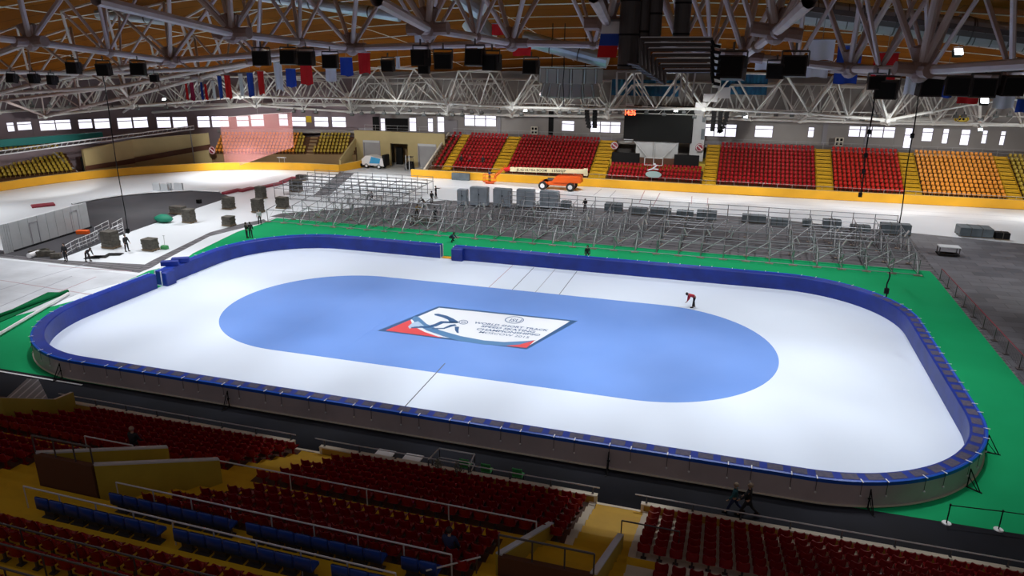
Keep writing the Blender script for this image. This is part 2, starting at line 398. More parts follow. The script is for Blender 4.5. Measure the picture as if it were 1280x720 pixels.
addp([(492, 158), (440, 152), (385, 150), (345, 168), (300, 180), (240, 182), (205, 186), (215, 192), (260, 190), (320, 189), (360, 180), (400, 162), (480, 162)])
addp([(467, 182), (493, 184), (489, 204), (490, 222), (478, 218), (468, 204)])
addp([(330, 192), (400, 190), (440, 172), (470, 168), (478, 176), (450, 182), (405, 196), (335, 198)])
sk.build('skater_figure', M['logo_navy'], lg)
hd = MB()
def ring(cx, cy, rx, ry, w, z, mbx):
    n = 24
    for i in range(n):
        a0_, a1_ = 2*PI*i/n, 2*PI*(i+1)/n
        q = [Z(cx+rx*math.cos(a0_), cy+ry*math.sin(a0_)), Z(cx+rx*math.cos(a1_), cy+ry*math.sin(a1_)),
             Z(cx+(rx-w)*math.cos(a1_), cy+(ry-w*.5)*math.sin(a1_)), Z(cx+(rx-w)*math.cos(a0_), cy+(ry-w*.5)*math.sin(a0_))]
        mbx.poly([(t.x, t.y) for t in q], z-.002, z)
ring(518, 156, 28, 13, 5, .019, hd); ring(518, 156, 14, 6, 4, .019, hd); hd.build('skater_head', M['logo_navy'], lg)
decal([(190, 182), (215, 160), (250, 150), (262, 160), (285, 178), (240, 180), (215, 186), (200, 196)], .016, M['logo_pale'], 'skater_boot', lg)
el = MB(); ring(820, 143, 57, 21, 6, .016, el); el.build('emblem_ring', M['logo_navy'], lg)
def ltext(t, a, b_, cap, m, name, bold=.012):
    pa, pb = Z(*a), Z(*b_); pa.z = pb.z = .016; d = (pb-pa); n = Vector((-d.y, d.x, 0)).normalized()
    text_mesh(name, t, m, pa, d, n+d.normalized()*.12, cap, d.length, lg, 0, bold)
ltext('ISU', (786, 151), (852, 157), .62, M['logo_navy'], 'emblem_letters', .014)
ltext('WORLD SHORT TRACK', (578, 163), (1016, 210), .36, M['logo_navy'], 'lettering', .024)
ltext('SPEED SKATING', (620, 184), (938, 219), .36, M['logo_navy'], 'lettering', .024)
ltext('CHAMPIONSHIPS®', (592, 201), (968, 238), .36, M['logo_navy'], 'lettering', .024)
ltext('MOSCOW 2015', (608, 219), (902, 252), .36, M['logo_navy'], 'lettering', .004)

# crash pads and boards
def nearest(px, py):
    q = G(px, py); return min(range(N), key=lambda i: (RP[i][0]-q.x)**2+(RP[i][1]-q.y)**2)
g1a, g1b = nearest(187.5, 360), nearest(205, 358)
g2a, g2b = nearest(552, 323), nearest(566, 325)
def off(i, o, z):
    q = RP[i % N]; return (q[0]+q[2]*o, q[1]+q[3]*o, z)
def loft(mb, idx, prof, mi=0, caps=True):
    L = len(prof); vs = [off(i, o, z) for i in idx for (o, z) in prof]; fs = []
    for k in range(len(idx)-1):
        for j in range(L-1): fs.append((k*L+j, k*L+j+1, (k+1)*L+j+1, (k+1)*L+j))
    if caps: fs += [tuple(range(L)), tuple(range((len(idx)-1)*L, len(idx)*L))[::-1]]
    mb.add(vs, fs, mi)
prof = [(0, 0.0), (-.015, .55), (0, PH-.06), (.05, PH), (PW-.12, PH), (PW-.06, PH+.03), (PW+.02, PH-.0), (PW+.03, PH-.17), (PW-.02, PH-.18), (PW-.02, 0.0)]
def run(i0, i1, label, g):
    root = thing('crash_padding', label, 'padding', (0, 0, 0), 0, None)
    cnt = i1-i0; step = 6
    k = i0
    while k < i1:
        e = min(k+step, i1)
        idx = list(range(k, e+1)); mb = MB(); loft(mb, idx, prof)
        # bright outer lip
        loft(mb, idx, [(PW-.10, PH+.012), (PW-.05, PH+.04), (PW+.03, PH+.005), (PW+.04, PH-.17)], 1, False)
        near = [RP[i % N] for i in idx][len(idx)//2]
        if near[1] < -9 and near[0] > -19 or near[0] > 26.5 and near[1] < 12:
            for a_ in (0, 3):
                if a_+2 < len(idx): loft(mb, idx[a_:a_+3], [(.13, PH+.004), (.13, PH+.008), (.62, PH+.008), (.62, PH+.004)], 2)
        mb.build('pad', [M['pad'], M['pad_edge'], M['pad_patch']], root)
        k = e
    # white straps over the outer lip, a cord and a button on the skirt
    n = 0
    for i in range(i0+2, i1-1, 4 if True else 3):
        j = i+(1 if (i//4) % 2 else 0)
        if n >= 100: break
        n += 1
        mb = MB(); q = RP[j % N]; an = math.atan2(q[3], q[2])
        x, y, _ = off(j, PW, 0)
        mb.box((x-q[2]*.02, y-q[3]*.02, PH+.045), (.30, .05, .02), 0, an)
        x, y, _ = off(j, PW+.05, 0); mb.tube((x, y, PH), (x, y, .62), .012, 4, 1)
        mb.ball((x+q[2]*.02, y+q[3]*.02, .58), .06, 6, 4, 0)
        mb.build('strap', [M['white'], M['darkrail']], root)
    return root
r1 = run(g2b, g1a+N, 'long blue crash padding with white straps from far gate round right end and near side', 'crash padding runs')
r2 = run(g1b, g2a, 'shorter blue crash padding on the far left bend between the two gates', 'crash padding runs')
# pad ends folded inward at the gates
for i, lab in ((g2b, 'short blue pad block at the right post of the far gate'), (g1b, 'short blue pad block at the right post of the left gate')):
    q = RP[i % N]; qq = RP[(i+3) % N]; cx, cy = (q[0]+qq[0])/2-q[2]*.22, (q[1]+qq[1])/2-q[3]*.22
    tan = Vector((-q[3], q[2], 0)); mb = MB(); mb.bbox((0, 0, .62), (1.15, .5, 1.22), .06)
    o = mb.build('pad_block', M['pad'], None, False, (cx, cy, .005), math.atan2(tan.y, tan.x)); tag(o, lab, 'padding')
# grey skirt = outer boards
sk1 = thing('rink_boards', 'grey vinyl covered boards standing behind the blue crash padding', 'rink boards')
for (i0, i1) in ((g2b, g1a+N), (g1b, g2a)):
    k = i0
    while k < i1:
        e = min(k+24, i1); mb = MB(); loft(mb, list(range(k, e+1)), [(PW-.015, 0.01), (PW-.015, PH-.1), (PW+.03, PH-.1), (PW+.02, .6), (PW+.03, .01)])
        mb.build('board_panel', M['skirt'], sk1); k = e
    mb = MB(); loft(mb, list(range(i0, i1+1)), [(PW+.0, 0.0), (PW+.0, .06), (PW+.10, .06), (PW+.10, .0)]); mb.build('kick_strip', M['offwhite'], sk1)
# gate posts
for i in (g1a, g1b, g2a, g2b):
    q = RP[i % N]; mb = MB()
    for o_ in (.1, .72): x, y, _ = off(i, o_, 0); mb.box((x, y, .66), (.09, .09, 1.32), 0, math.atan2(q[3], q[2]))
    x, y, _ = off(i, .41, 0); mb.box((x, y, .03), (.72, .09, .06), 0, math.atan2(q[3], q[2]))
    mb.build('gate_post', M['white'], sk1)
mb = MB(); q0, q1 = off(g2a, .4, .03), off(g2b, .4, .03); mb.box(((q0[0]+q1[0])/2, q0[1], .03), (1.2, .6, .05)); tag(mb.build('threshold_strip', M['barrier']), 'yellow threshold strip in the far gate', 'threshold')
# black A-frame braces outside the boards
def brace_mb():
    mb = MB(); mb.tube((0, .02, 0), (0, .02, 1.0), .03, 6); mb.tube((0, .02, .98), (.0, .62, 0), .028, 6); mb.tube((0, .02, .55), (0, .5, .02), .02, 5)
    mb.box((0, .33, .015), (.09, .72, .03)); mb.box((0, .02, .5), (.14, .04, .06)); return mb.mesh('board_brace', M['dark'])
bme = brace_mb()
for (px, py, lab) in ((84, 471, 'black A-shaped brace outside the left bend of the boards'), (284, 509, 'black A-shaped brace on the near boards left of the front seats'),
                      (756, 585, 'black A-shaped brace on the near boards above the yellow stairs'), (1090, 637, 'black A-shaped brace where near boards meet the green carpet'),
                      (1208, 607, 'black A-shaped brace on the right bend standing on green carpet'), (1232, 566, 'small black brace behind the right bend, farthest right')):
    q = G(px, py); i = min(range(N), key=lambda k: (off(k, PW+.1, 0)[0]-q.x)**2+(off(k, PW+.1, 0)[1]-q.y)**2)
    o = bpy.data.objects.new('board_brace', bme); COL.objects.link(o); o.location = off(i, PW+.12, 0)
    o.rotation_euler[2] = math.atan2(RP[i % N][3], RP[i % N][2])-PI/2; tag(o, lab, 'brace', 'board braces')
# cushions stacked on the boards right of the left gate
for k, (px, py) in enumerate(((213, 326), (226, 322))):
    q = G(px, py+6, 1.3); mb = MB(); mb.bbox((0, 0, .22), (1.5, .5, .44), .05)
    tag(mb.build('blue_cushion', M['pad'], None, False, (q.x, q.y, 1.33), .55), ('blue block cushion on the boards, nearer the left gate', 'blue block cushion on the boards, farther from the left gate')[k], 'cushion', 'blue cushions on the boards')

# ------------------------------------------------------------------ yellow oval wall
def wallrun(pts, name, h=1.2, t=.55, z0=0.0, seg=None, mats=None):
    """thick low wall along a polyline; the visible face is at pts, thickness goes outward (left of travel)"""
    nn = []
    for i in range(len(pts)):
        a = Vector((*pts[max(0, i-1)], 0)); b = Vector((*pts[min(len(pts)-1, i+1)], 0)); d = (b-a).normalized(); nn.append(Vector((-d.y, d.x, 0)))
    mb = MB(); vs = []
    for p_, n in zip(pts, nn):
        q = Vector((p_[0], p_[1], 0)); vs += [q+Vector((0, 0, z0)), q+Vector((0, 0, h)), q+n*t+Vector((0, 0, h)), q+n*t+Vector((0, 0, z0))]
    for i in range(len(pts)-1):
        o = i*4; mb.add(vs[o:o+8], [(0, 4, 5, 1)], 0); mb.add(vs[o:o+8], [(1, 5, 6, 2)], 1); mb.add(vs[o:o+8], [(2, 6, 7, 3)], 0)
    mb.add(vs[:4], [(0, 1, 2, 3)], 0); mb.add(vs[-4:], [(3, 2, 1, 0)], 0)
    return struct(mb.build(name, mats or [M['barrier'], M['barriertop']]))
wallrun([(-33.3, 59.3), (-26, 59.5), (-16, 59.8), (4, 60.1), (22, 60.6), (37, 61.0), (54, 61.9), (80, 63.4)], 'wall_oval_right')
wl = [(-82.5, 0), (-84, 10), (-84.3, 20)]+[(OC[0]+ORAD*math.cos(a), OC[1]+ORAD*math.sin(a)) for a in [PI-i*PI/2/22 for i in range(1, 22)]]+[(-48.6, 59.5), (-46.7, 59.8)]
wallrun(wl, 'wall_oval_left')
e0, e1 = G(423, 216), G(488, 202.5); wallrun([(-46.7, 59.8), (e1.x, e1.y)], 'wall_oval_return')
mb = MB(); q = GY(566, 222, 59.5); q2 = GY(588, 223, 59.5); mb.bbox((0, 0, .55), ((q2.x-q.x), .5, 1.1), .05)
tag(mb.build('tarp_crate', M['crate'], None, False, ((q.x+q2.x)/2, 59.2, 0)), 'dark green tarp covered crate set against the yellow wall', 'crate')

# ------------------------------------------------------------------ seats
def seat_parts(w=.44):
    pan = MB(); n = 5
    vs = []
    for j, (y, z) in enumerate(((.22, .40), (.18, .435), (-.05, .415), (-.19, .43))):
        for i in range(n):
            t = i/(n-1)*2-1; vs.append((t*w/2*(1-.04*(j == 0)), y, z+.035*t*t))
    fs = [(j*n+i, j*n+i+1, (j+1)*n+i+1, (j+1)*n+i) for j in range(3) for i in range(n-1)]
    m_ = len(vs); vs += [(x, y, z-.05) for x, y, z in vs]
    fs2 = [tuple(m_+k for k in q[::-1]) for q in fs]
    ed = [i for i in range(n)]+[j*n+n-1 for j in range(1, 4)]+[3*n+i for i in range(n-2, -1, -1)]+[j*n for j in range(2, 0, -1)]
    fs3 = [(ed[k], ed[(k+1) % len(ed)], ed[(k+1) % len(ed)]+m_, ed[k]+m_) for k in range(len(ed))]
    pan.add(vs, fs+fs2+fs3)
    bk = MB(); vs = []; n = 7
    rows = ((.40, -.17, .88), (.52, -.20, 1.0), (.66, -.225, 1.0), (.75, -.245, .93), (.785, -.25, .78))
    for z, y, s_ in rows:
        for i in range(n):
            t = i/(n-1)*2-1; vs.append((t*w/2*s_, y+.11*t*t, z+.0))
    R_ = len(rows); fs = [(j*n+i, (j+1)*n+i, (j+1)*n+i+1, j*n+i+1) for j in range(R_-1) for i in range(n-1)]
    m_ = len(vs); vs += [(x*1.03, y-.035, z) for x, y, z in vs]
    fs2 = [tuple(m_+k for k in q[::-1]) for q in fs]
    ed = [i for i in range(n)]+[j*n+n-1 for j in range(1, R_)]+[(R_-1)*n+i for i in range(n-2, -1, -1)]+[j*n for j in range(R_-2, 0, -1)]
    fs3 = [(ed[k], ed[k]+m_, ed[(k+1) % len(ed)]+m_, ed[(k+1) % len(ed)]) for k in range(len(ed))]
    bk.add(vs, fs+fs2+fs3)
    mt = MB(); mt.box((0, -.02, .20), (.07, .07, .40)); mt.box((0, -.02, .015), (.2, .2, .03)); mt.box((0, -.02, .375), (.30, .06, .03))
    return pan, bk, mt
PAN, BACK, MOUNT = seat_parts()
def soft_parts(w=.56):
    pan = MB(); pan.bbox((0, .02, .42), (w, .46, .12), .04)
    bk = MB(); bk.bbox((0, -.22, .66), (w, .10, .44), .035)
    mt = MB(); mt.box((0, -.02, .18), (.4, .08, .36)); mt.box((0, -.02, .02), (.5, .3, .04))
    return pan, bk, mt
smesh = {}
def seat_mesh(key, parts, m, back=None):
    pan, bk, mt = parts
    smesh[key] = (pan.mesh('seat_pan', m, True), bk.mesh('backrest', m, True), mt.mesh('mount', M['darkrail']))
seat_mesh('red', (PAN, BACK, MOUNT), M['red_shaded']); seat_mesh('blue', soft_parts(), M['blue'])
# far seats: one compact mesh per colour
def far_seat():
    s_ = MB(); s_.bbox((0, .02, .40), (.44, .40, .07), .03); 
    vs = []
    for z, y, ww in ((.42, -.16, .9), (.60, -.20, 1.0), (.74, -.23, .92), (.79, -.24, .7)):
        for t in (-1, -.5, 0, .5, 1): vs.append((t*.22*ww, y+.09*t*t, z))
    fs = [(j*5+i, (j+1)*5+i, (j+1)*5+i+1, j*5+i+1) for j in range(3) for i in range(4)]
    s_.add(vs, fs); s_.add([(x, y-.03, z) for x, y, z in vs], [q[::-1] for q in fs])
    s_.box((0, -.02, .18), (.06, .06, .36)); return s_
FS = far_seat()
fmesh = {k: FS.mesh('stadium_seat', M[k]) for k in ('orange', 'yseat', 'red', 'red2')}

SEATS = []   # (kind, mat, x, y, z, rz, label, near?)
def zp(y): return .9+.33*(-21.5-y)
def zt(y):
    k = math.floor((-21.4-y)/.75+1e-6); return zp(-21.4-.75*(k+.5))
# ---- near stand terrace
rows_y = []
k = 0
ys = [-21.8-.75*i for i in range(7)]+[-27.8-.75*i for i in range(5)]
def lab_near(blk, r, c, ref): return f'red seat, {blk}, {od(r)} row from rail, {od(c)} seat from {ref}'
for r, y in enumerate(ys):
    z = zt(y)+.015
    # block B (middle)
    xr = 12.0 if y > -27.2 else 10.0
    xl = -.25-.32*(-22.6-y) if y > -27 else -.75-.7*(-28-y)
    n = int((xr-xl)/.6)
    for c in range(n):
        x = xr-.25-c*.6
        SEATS.append(('red', 'red', x, y, z, 0, lab_near('middle near block', r+1, c+1, 'the yellow stairs'), True))
    # block A (left)
    xr = -2.7-.25*(-23.3-y)
    if y < -26.0: xr = -4.9-.85*(-26.5-y)-.3
    xl = -15.2-.42*(-21.9-y)*(-1)*-1
    xl = -15.3+.38*(y+21.9)
    if y < -28.8: xr = min(xr, -9.9)
    n = int((xr-xl+ (6 if y < -25.5 else 0))/.6)
    for c in range(n):
        x = xr-.2-c*.6
        SEATS.append(('red', 'red', x, y, z, 0, lab_near('left near block', r+1, c+1, 'its right end'), True))
    # block C (right)
    xl = 14.75 if y > -26.8 else 15.5
    if r < 11:
        for c in range(int((34-xl)/.565)):
            x = xl+.2+c*.565
            SEATS.append(('red', 'red', x, y, z, 0, lab_near('right near block', r+1, c+1, 'the yellow stairs'), True))
# blue seats
for r, (y, x0, x1, nm) in enumerate(((-31.5, -3.1, 9.6, 'front'), (-33.0, -4.6, 8.6, 'back'))):
    c = 0; x = x0+.3
    while x < x1:
        if c % 9 != 8:
            SEATS.append(('blue', 'blue', x, y, zt(y)+.005, 0, f'blue padded seat, {nm} blue row, {od(c+1)} place from the left end', True))
        c += 1; x += .62
# lower-left rows behind the rails
for r, y in enumerate((-34.5, -35.25, -36.0, -37.5)):
    for c in range(26):
        x = -9+.3*(r % 2)+c*.6
        if x > 8: break
        SEATS.append(('red', 'red', x, y, zt(y)+.005, 0, f'red seat, bottom left rows behind blue seats, {od(r+1)} row, {od(c+1)} from left', True))
# ---- far right stands
FZ0, FR, FD = 1.0, .43, .9
def fx(px): return GY(px, 222 if px < 800 else 232, 62.6).x
farblocks = [('red', 542, 553, 'narrow far block by the loading bay'), ('red', 565, 614, 'far block left of the boom lift'), ('red', 632, 735, 'far block behind the boom lift'),
             ('red', 895, 1020, 'far block right of the scoreboard'), ('red2', 1043, 1132, 'bright far block'), ('orange', 1155, 1262, 'orange far block'), ('yseat', 1283, 1330, 'yellow far block')]
AISLES = []
for bi, (mk, p0, p1, nm) in enumerate(farblocks):
    x0, x1 = fx(p0), fx(p1)
    for r in range(11):
        y = 62.75+FD*r; z = FZ0+FR*r
        xx0, xx1 = x0, x1
        if bi == 0: xx0 = x0+.0*r; xx1 = x1
        n = int((xx1-xx0)/.58); 
        for c in range(n):
            x = xx0+.3+c*(xx1-xx0-.6)/max(1, n-1)
            kd = {'red': 'red', 'red2': 'red', 'orange': 'orange', 'yseat': 'yseat'}[mk]
            colr = {'red': 'red', 'red2': 'bright red', 'orange': 'orange', 'yseat': 'yellow'}[mk]
            SEATS.append((kd, mk, x, y, z, PI, f'{colr} seat, {nm}, {od(r+1)} row up, {od(c+1)} from left', False))
# rows under the scoreboard
x0, x1 = fx(759), fx(876)
for r in range(4):
    n = int((x1-x0)/.58)
    for c in range(n):
        SEATS.append(('red', 'red', x0+.3+c*.58, 62.75+FD*r, FZ0+FR*r, PI, f'red seat below scoreboard, {od(r+1)} row up, {od(c+1)} from left', False))
# ---- left stands: orange blocks on the bend, mustard block at far left
LB = Vector((-71.4, 59.6, 0)); LE = Vector((-47.6, 66.9, 0)); LD = (LE-LB).normalized(); LN = Vector((-LD.y, LD.x, 0)); LL = (LE-LB).length
lrz = math.atan2(LD.y, LD.x)+PI
for r in range(6):
    for c in range(int((LL-1.0)/.62)):
        s_ = .3+c*.62
        if 16.2-.25*r < s_ < 17.8+.1*r-.3: continue
        q = LB+LD*s_+LN*(.5+.78*r)
        nm = 'left' if s_ < 17 else 'right'
        SEATS.append(('orange', 'orange' if s_ < 14 else 'yseat', q.x, q.y, 2.0+.5*r, lrz, f'mustard orange seat on the left bend, {nm} block, {od(r+1)} row up, {od(c+1)} from left', False))
YE = Vector((-81.8, 40.6, 0)); YB = Vector((-91.3, 24.1, 0)); YD = (YE-YB).normalized(); YN = Vector((-YD.y, YD.x, 0))
yrz = math.atan2(YD.y, YD.x)+PI
for r in range(9):
    for c in range(int((YE-YB).length/.62)):
        q = YB+YD*(.3+c*.62)+YN*(.5+.85*r)
        SEATS.append(('yseat', 'yseat', q.x, q.y, 1.1+.38*r, yrz, f'mustard seat in the far left block, {od(r+1)} row up, {od(c+1)} from left', False))

def visible(x, y, z):
    q = PR((x, y, z+.6)); return q and -15 < q[0] < 1295 and -15 < q[1] < 735
proto = {}
groups = {'red': 'red stadium seats', 'orange': 'orange stadium seats', 'yseat': 'mustard stadium seats', 'blue': 'blue padded seats'}
names = {'red': 'red_stadium_seat', 'orange': 'orange_stadium_seat', 'yseat': 'mustard_stadium_seat', 'blue': 'padded_seat'}
for kind in ('red', 'blue', 'orange', 'yseat'):
    S = [s_ for s_ in SEATS if s_[0] == kind and visible(*s_[2:5])]
    S.sort(key=lambda s_: (Vector(s_[2:5])-O).length)
    wide = [s_ for s_ in SEATS if s_[0] == kind and not visible(*s_[2:5]) and (PR(s_[2:5]) and -420 < PR(s_[2:5])[0] < 1560 and PR(s_[2:5])[1] < 900)]
    ind, rest = S[:300], S[300:]+(wide if len(S) > 300 else [])
    for (kd, mk, x, y, z, rz, lab, near) in ind:
        if near:
            if kd not in proto:
                root = thing(names[kd], lab, 'seat', (x, y, z), rz, groups[kd])
                for nm, me in zip(('seat_pan', 'backrest', 'mount'), smesh[kd]):
                    o = bpy.data.objects.new(nm, me); COL.objects.link(o); o.parent = root
                proto[kd] = root
            else: dup(proto[kd], (x, y, z), rz, lab, groups[kd])
        else:
            o = bpy.data.objects.new(names[kd], fmesh[mk]); COL.objects.link(o); o.location = (x, y, z); o.rotation_euler[2] = rz
            tag(o, lab, 'seat', groups[kd])
    if rest:
        mb = MB(); mats = []
        for (kd, mk, x, y, z, rz, lab, near) in rest:
            if near and mk == 'red': mk = 'red_shaded'
            if mk not in mats: mats.append(mk)
            ca, sa = math.cos(rz), math.sin(rz)
            for src in ((PAN, BACK, MOUNT) if near else (FS,)):
                mb.add([(x+a*ca-b_*sa, y+a*sa+b_*ca, z+c_) for a, b_, c_ in src.v], src.f, mats.index(mk))
        o = mb.build(names[kind]+'_rows', [M[q] for q in mats], None, False)
        tag(o, {'red': 'all remaining rows of red seats, front of near stand and far stands', 'orange': 'remaining orange seats of the left bend stand', 'yseat': 'remaining mustard seats on the left'}[kind], 'seats', None, 'stuff')

# ---- terraces
def terrace(name, x0, x1, y0, y1, zf, m, step=.75, skew=0):
    mb = MB(); y = y0; prof = []
    while y > y1:
        z = zf(y-step/2); prof += [(y, z), (y-step, z)]; y -= step
    pts = [(y0, 0)]+prof+[(prof[-1][0], 0)]
    vs = [(x0, a, b_) for a, b_ in pts]+[(x1, a, b_) for a, b_ in pts]; n = len(pts)
    mb.add(vs, [(i, (i+1) % n, n+(i+1) % n, n+i) for i in range(n)]); mb.add(vs, [tuple(range(n))[::-1], tuple(range(n, 2*n))])
    return struct(mb.build(name, m))
terrace('floor_near_terrace', -60, 14.5, -21.4, -45, zp, M['yellow'])
terrace('floor_near_terrace_right', 14.5, 60, -21.4, -45, zp, M['cream'])
# yellow landing behind the right stairs and bright stair strip
mb = MB()
for i in range(14):
    y = -21.15-.375*i; mb.box((13.3, y-.19, zp(y)-.12), (2.3, .375, .30))
struct(mb.build('stairs_right', M['yellow']))
mb = MB()
for i in range(7):
    y = -21.4-.75*i; mb.box((12.22, y-.375, zp(y-.375)+.02), (.30, .74, .10)); mb.box((14.55, y-.375, zp(y-.375)+.02), (.28, .74, .10))
struct(mb.build('stairs_right_edge', M['cream']))
mb = MB()
for i in range(14):
    y = -21.3-.375*i; xl = -2.5-.27*(-23.3-y); xr = -.45-.32*(-22.6-y); mb.box(((xl+xr)/2, y-.19, zp(y)-.12), (xr-xl, .375, .30))
struct(mb.build('stairs_left', M['yellow']))
mb = MB(); mb.box((15.0, -27.9, zp(-27.6)-.05), (1.1, 1.9, .16)); struct(mb.build('floor_landing', M['yellow']))
M['deck'] = mat('unlit_floor_tone', (.09, .035, .02), .7, var=.15, scale=1)  # shade between the seats put into the colour of dark floor strips
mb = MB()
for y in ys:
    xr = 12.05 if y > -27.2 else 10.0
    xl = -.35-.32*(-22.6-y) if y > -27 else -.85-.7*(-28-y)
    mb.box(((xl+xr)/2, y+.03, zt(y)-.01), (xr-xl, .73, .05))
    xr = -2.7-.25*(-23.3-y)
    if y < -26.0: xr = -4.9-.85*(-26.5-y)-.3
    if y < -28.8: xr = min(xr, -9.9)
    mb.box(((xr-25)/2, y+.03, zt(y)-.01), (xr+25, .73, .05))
struct(mb.build('floor_seat_shade_strips', M['deck']))
# parapets with rail
def parapet(x0, x1, y, label, dn=0):
    mb = MB(); mb.box(((x0+x1)/2, y, .62), (x1-x0, .16, 1.24), 0); mb.box(((x0+x1)/2, y, 1.26), (x1-x0+.04, .24, .06), 1)
    mb.box((x0+.05, y, .64), (.12, .22, 1.28), 1); mb.box((x1-.05, y, .64), (.12, .22, 1.28), 1)
    struct(mb.build('wall_parapet', [M['ochre'], M['offwhite']]))
    r = thing('parapet_rail', label, 'handrail', (0, 0, 0))
    b1 = MB(); b1.tube((x0-.3, y+.05, 1.62), (x1+.1, y+.05, 1.62), .028, 8); b1.tube((x1-1.6, y-.05, 1.70), (x1+.1, y-.05, 1.70), .025, 8); b1.build('top_rail', M['rail'], r)
    n = max(2, int((x1-x0)/1.9))
    for i in range(n+1):
        x = x0+.2+(x1-x0-.4)*i/n; b2 = MB(); b2.tube((x, y+.05, 1.28), (x, y+.05, 1.61), .025, 6); b2.box((x, y+.05, 1.30), (.1, .1, .02)); b2.build('post', M['darkrail'], r)
parapet(-17.5, -2.9, -21.15, 'low steel rail on the left parapet in front of the near stand')
parapet(-1.4, 12.35, -21.15, 'low steel rail on the middle parapet in front of the near stand')
parapet(14.3, 40, -21.15, 'low steel rail on the right parapet in front of the near stand')
mb = MB(); mb.box((-2.15, -21.15, .45), (1.5, .14, .9)); mb.box((13.3, -21.1, .42), (2.0, .14, .84)); struct(mb.build('wall_stair_kerb', M['offwhite']))
# yellow end wall of left block
def prism_wall(pts, t, m, name, mtop=None):
    """pts: (x,y,zbottom,ztop)"""
    mb = MB(); vs = []
    for i, (x, y, a, b_) in enumerate(pts):
        p0 = Vector(pts[max(0, i-1)][:2]); p1 = Vector(pts[min(len(pts)-1, i+1)][:2]); d = (p1-p0).normalized(); n = Vector((-d.y, d.x))*t/2
        vs += [(x-n.x, y-n.y, a), (x-n.x, y-n.y, b_), (x+n.x, y+n.y, b_), (x+n.x, y+n.y, a)]
    for i in range(len(pts)-1):
        o = i*4
        mb.add(vs[o:o+8], [(0, 4, 5, 1), (2, 6, 7, 3)], 0); mb.add(vs[o:o+8], [(1, 5, 6, 2)], 1); mb.add(vs[o:o+8], [(0, 3, 7, 4)], 0)
    mb.add(vs[:4], [(0, 1, 2, 3)], 0); mb.add(vs[-4:], [(3, 2, 1, 0)], 0)
    return struct(mb.build(name, [m, mtop or M['offwhite']]))
def zat(px, py, x, y):   # height where the pixel ray passes the vertical line nearest to (x,y)
    d = ray(px, py); h = Vector((d.x, d.y)); t = (Vector((x-O.x, y-O.y))).dot(h)/h.dot(h); return O.z+d.z*t
wa = (-16.0, -21.4); q = GY(68, 499, -22.6); wb_ = (q.x, -22.6)
prism_wall([(GY(90, 490, -21.35).x, -21.35, 0, GY(90, 490, -21.35).z), (q.x, -22.6, 0, q.z), (GY(0, 497, -25.2).x, -25.2, 0, GY(0, 497, -25.2).z), (GY(-60, 495, -27.5).x, -27.5, 0, GY(-60, 495, -27.5).z)], .16, M['olive'], 'wall_stand_end')
# silver ribbed canopy beyond it
mb = MB(); c = [G(8, 497, 1.0), G(60, 498, 1.0), G(48, 474, 1.5), G(34, 473, 1.5)]
vs = [(q.x, q.y, q.z) for q in c]+[(q.x, q.y, 0.0) for q in c]
mb.add(vs, [(0, 1, 2, 3), (0, 4, 5, 1), (1, 5, 6, 2), (2, 6, 7, 3), (3, 7, 4, 0)])
tag(mb.build('ribbed_canopy', M['silverroof']), 'silver ribbed canopy roof behind the yellow wall at left', 'canopy')

# vomitories
def vomitory(fl, fr, bl, br_, zf, zb, label, rail):
    """front-left, front-right, back-left, back-right plan corners; wall tops run from zf to zb"""
    r = thing('vomitory', label, 'stair exit')
    def w(a, b_, za, zb_, nm, base=None):
        a, b_ = Vector(a), Vector(b_); d = (b_-a).normalized(); n = Vector((-d.y, d.x))*.11
        mb = MB(); vs = []
        for p_, z_ in ((a, za), (b_, zb_)):
            for sgn in (-1, 1):
                vs += [(p_.x+n.x*sgn, p_.y+n.y*sgn, 1.2), (p_.x+n.x*sgn, p_.y+n.y*sgn, z_)]
        mb.add(vs, [(0, 4, 5, 1), (2, 3, 7, 6), (0, 1, 3, 2), (4, 6, 7, 5)], 0); 
        cp = [(x, y, z_+(.0)) for x, y, z_ in (vs[1], vs[5], vs[7], vs[3])]
        up = [(x, y, z_+.06) for x, y, z_ in cp]
        mb.add(cp+up, [(4, 5, 6, 7), (0, 1, 5, 4), (1, 2, 6, 5), (2, 3, 7, 6), (3, 0, 4, 7)], 1)
        mb.build(nm, [M['olive'], M['lgrey']], r)
    w(fl, bl, zf, zb, 'side_wall'); w(fr, br_, zf, zb, 'side_wall')
    a, b_ = Vector(bl), Vector(br_); mb = MB(); d = (b_-a).normalized(); n = Vector((-d.y, d.x))*.1
    vs = [(a.x-n.x, a.y-n.y), (b_.x-n.x, b_.y-n.y), (b_.x+n.x, b_.y+n.y), (a.x+n.x, a.y+n.y)]
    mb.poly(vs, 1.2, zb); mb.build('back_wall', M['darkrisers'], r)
    rr_ = MB(); rr_.tube((a.x, a.y, zb+.75), (b_.x, b_.y, zb+.75), .035, 8); rr_.build('top_rail', M['darkrail'], r)
    for t in (0, .36, .7, 1):
        q = a+(b_-a)*t; pm = MB(); pm.tube((q.x, q.y, zb), (q.x, q.y, zb+.75), .03, 6); pm.build('rail_post', M['darkrail'], r)
    return r
vomitory((-4.75, -27.2), (-2.1, -27.35), (-7.1, -31.0), (-4.4, -31.0), 4.02, 5.5, 'olive yellow walled stair exit with dark back wall in the left of the near stand', True)
vomitory((11.45, -26.0), (14.05, -25.9), (10.75, -30.2), (13.8, -30.2), 3.0, 4.6, 'olive yellow walled stair exit below the yellow stairs, centre of the near stand', True)

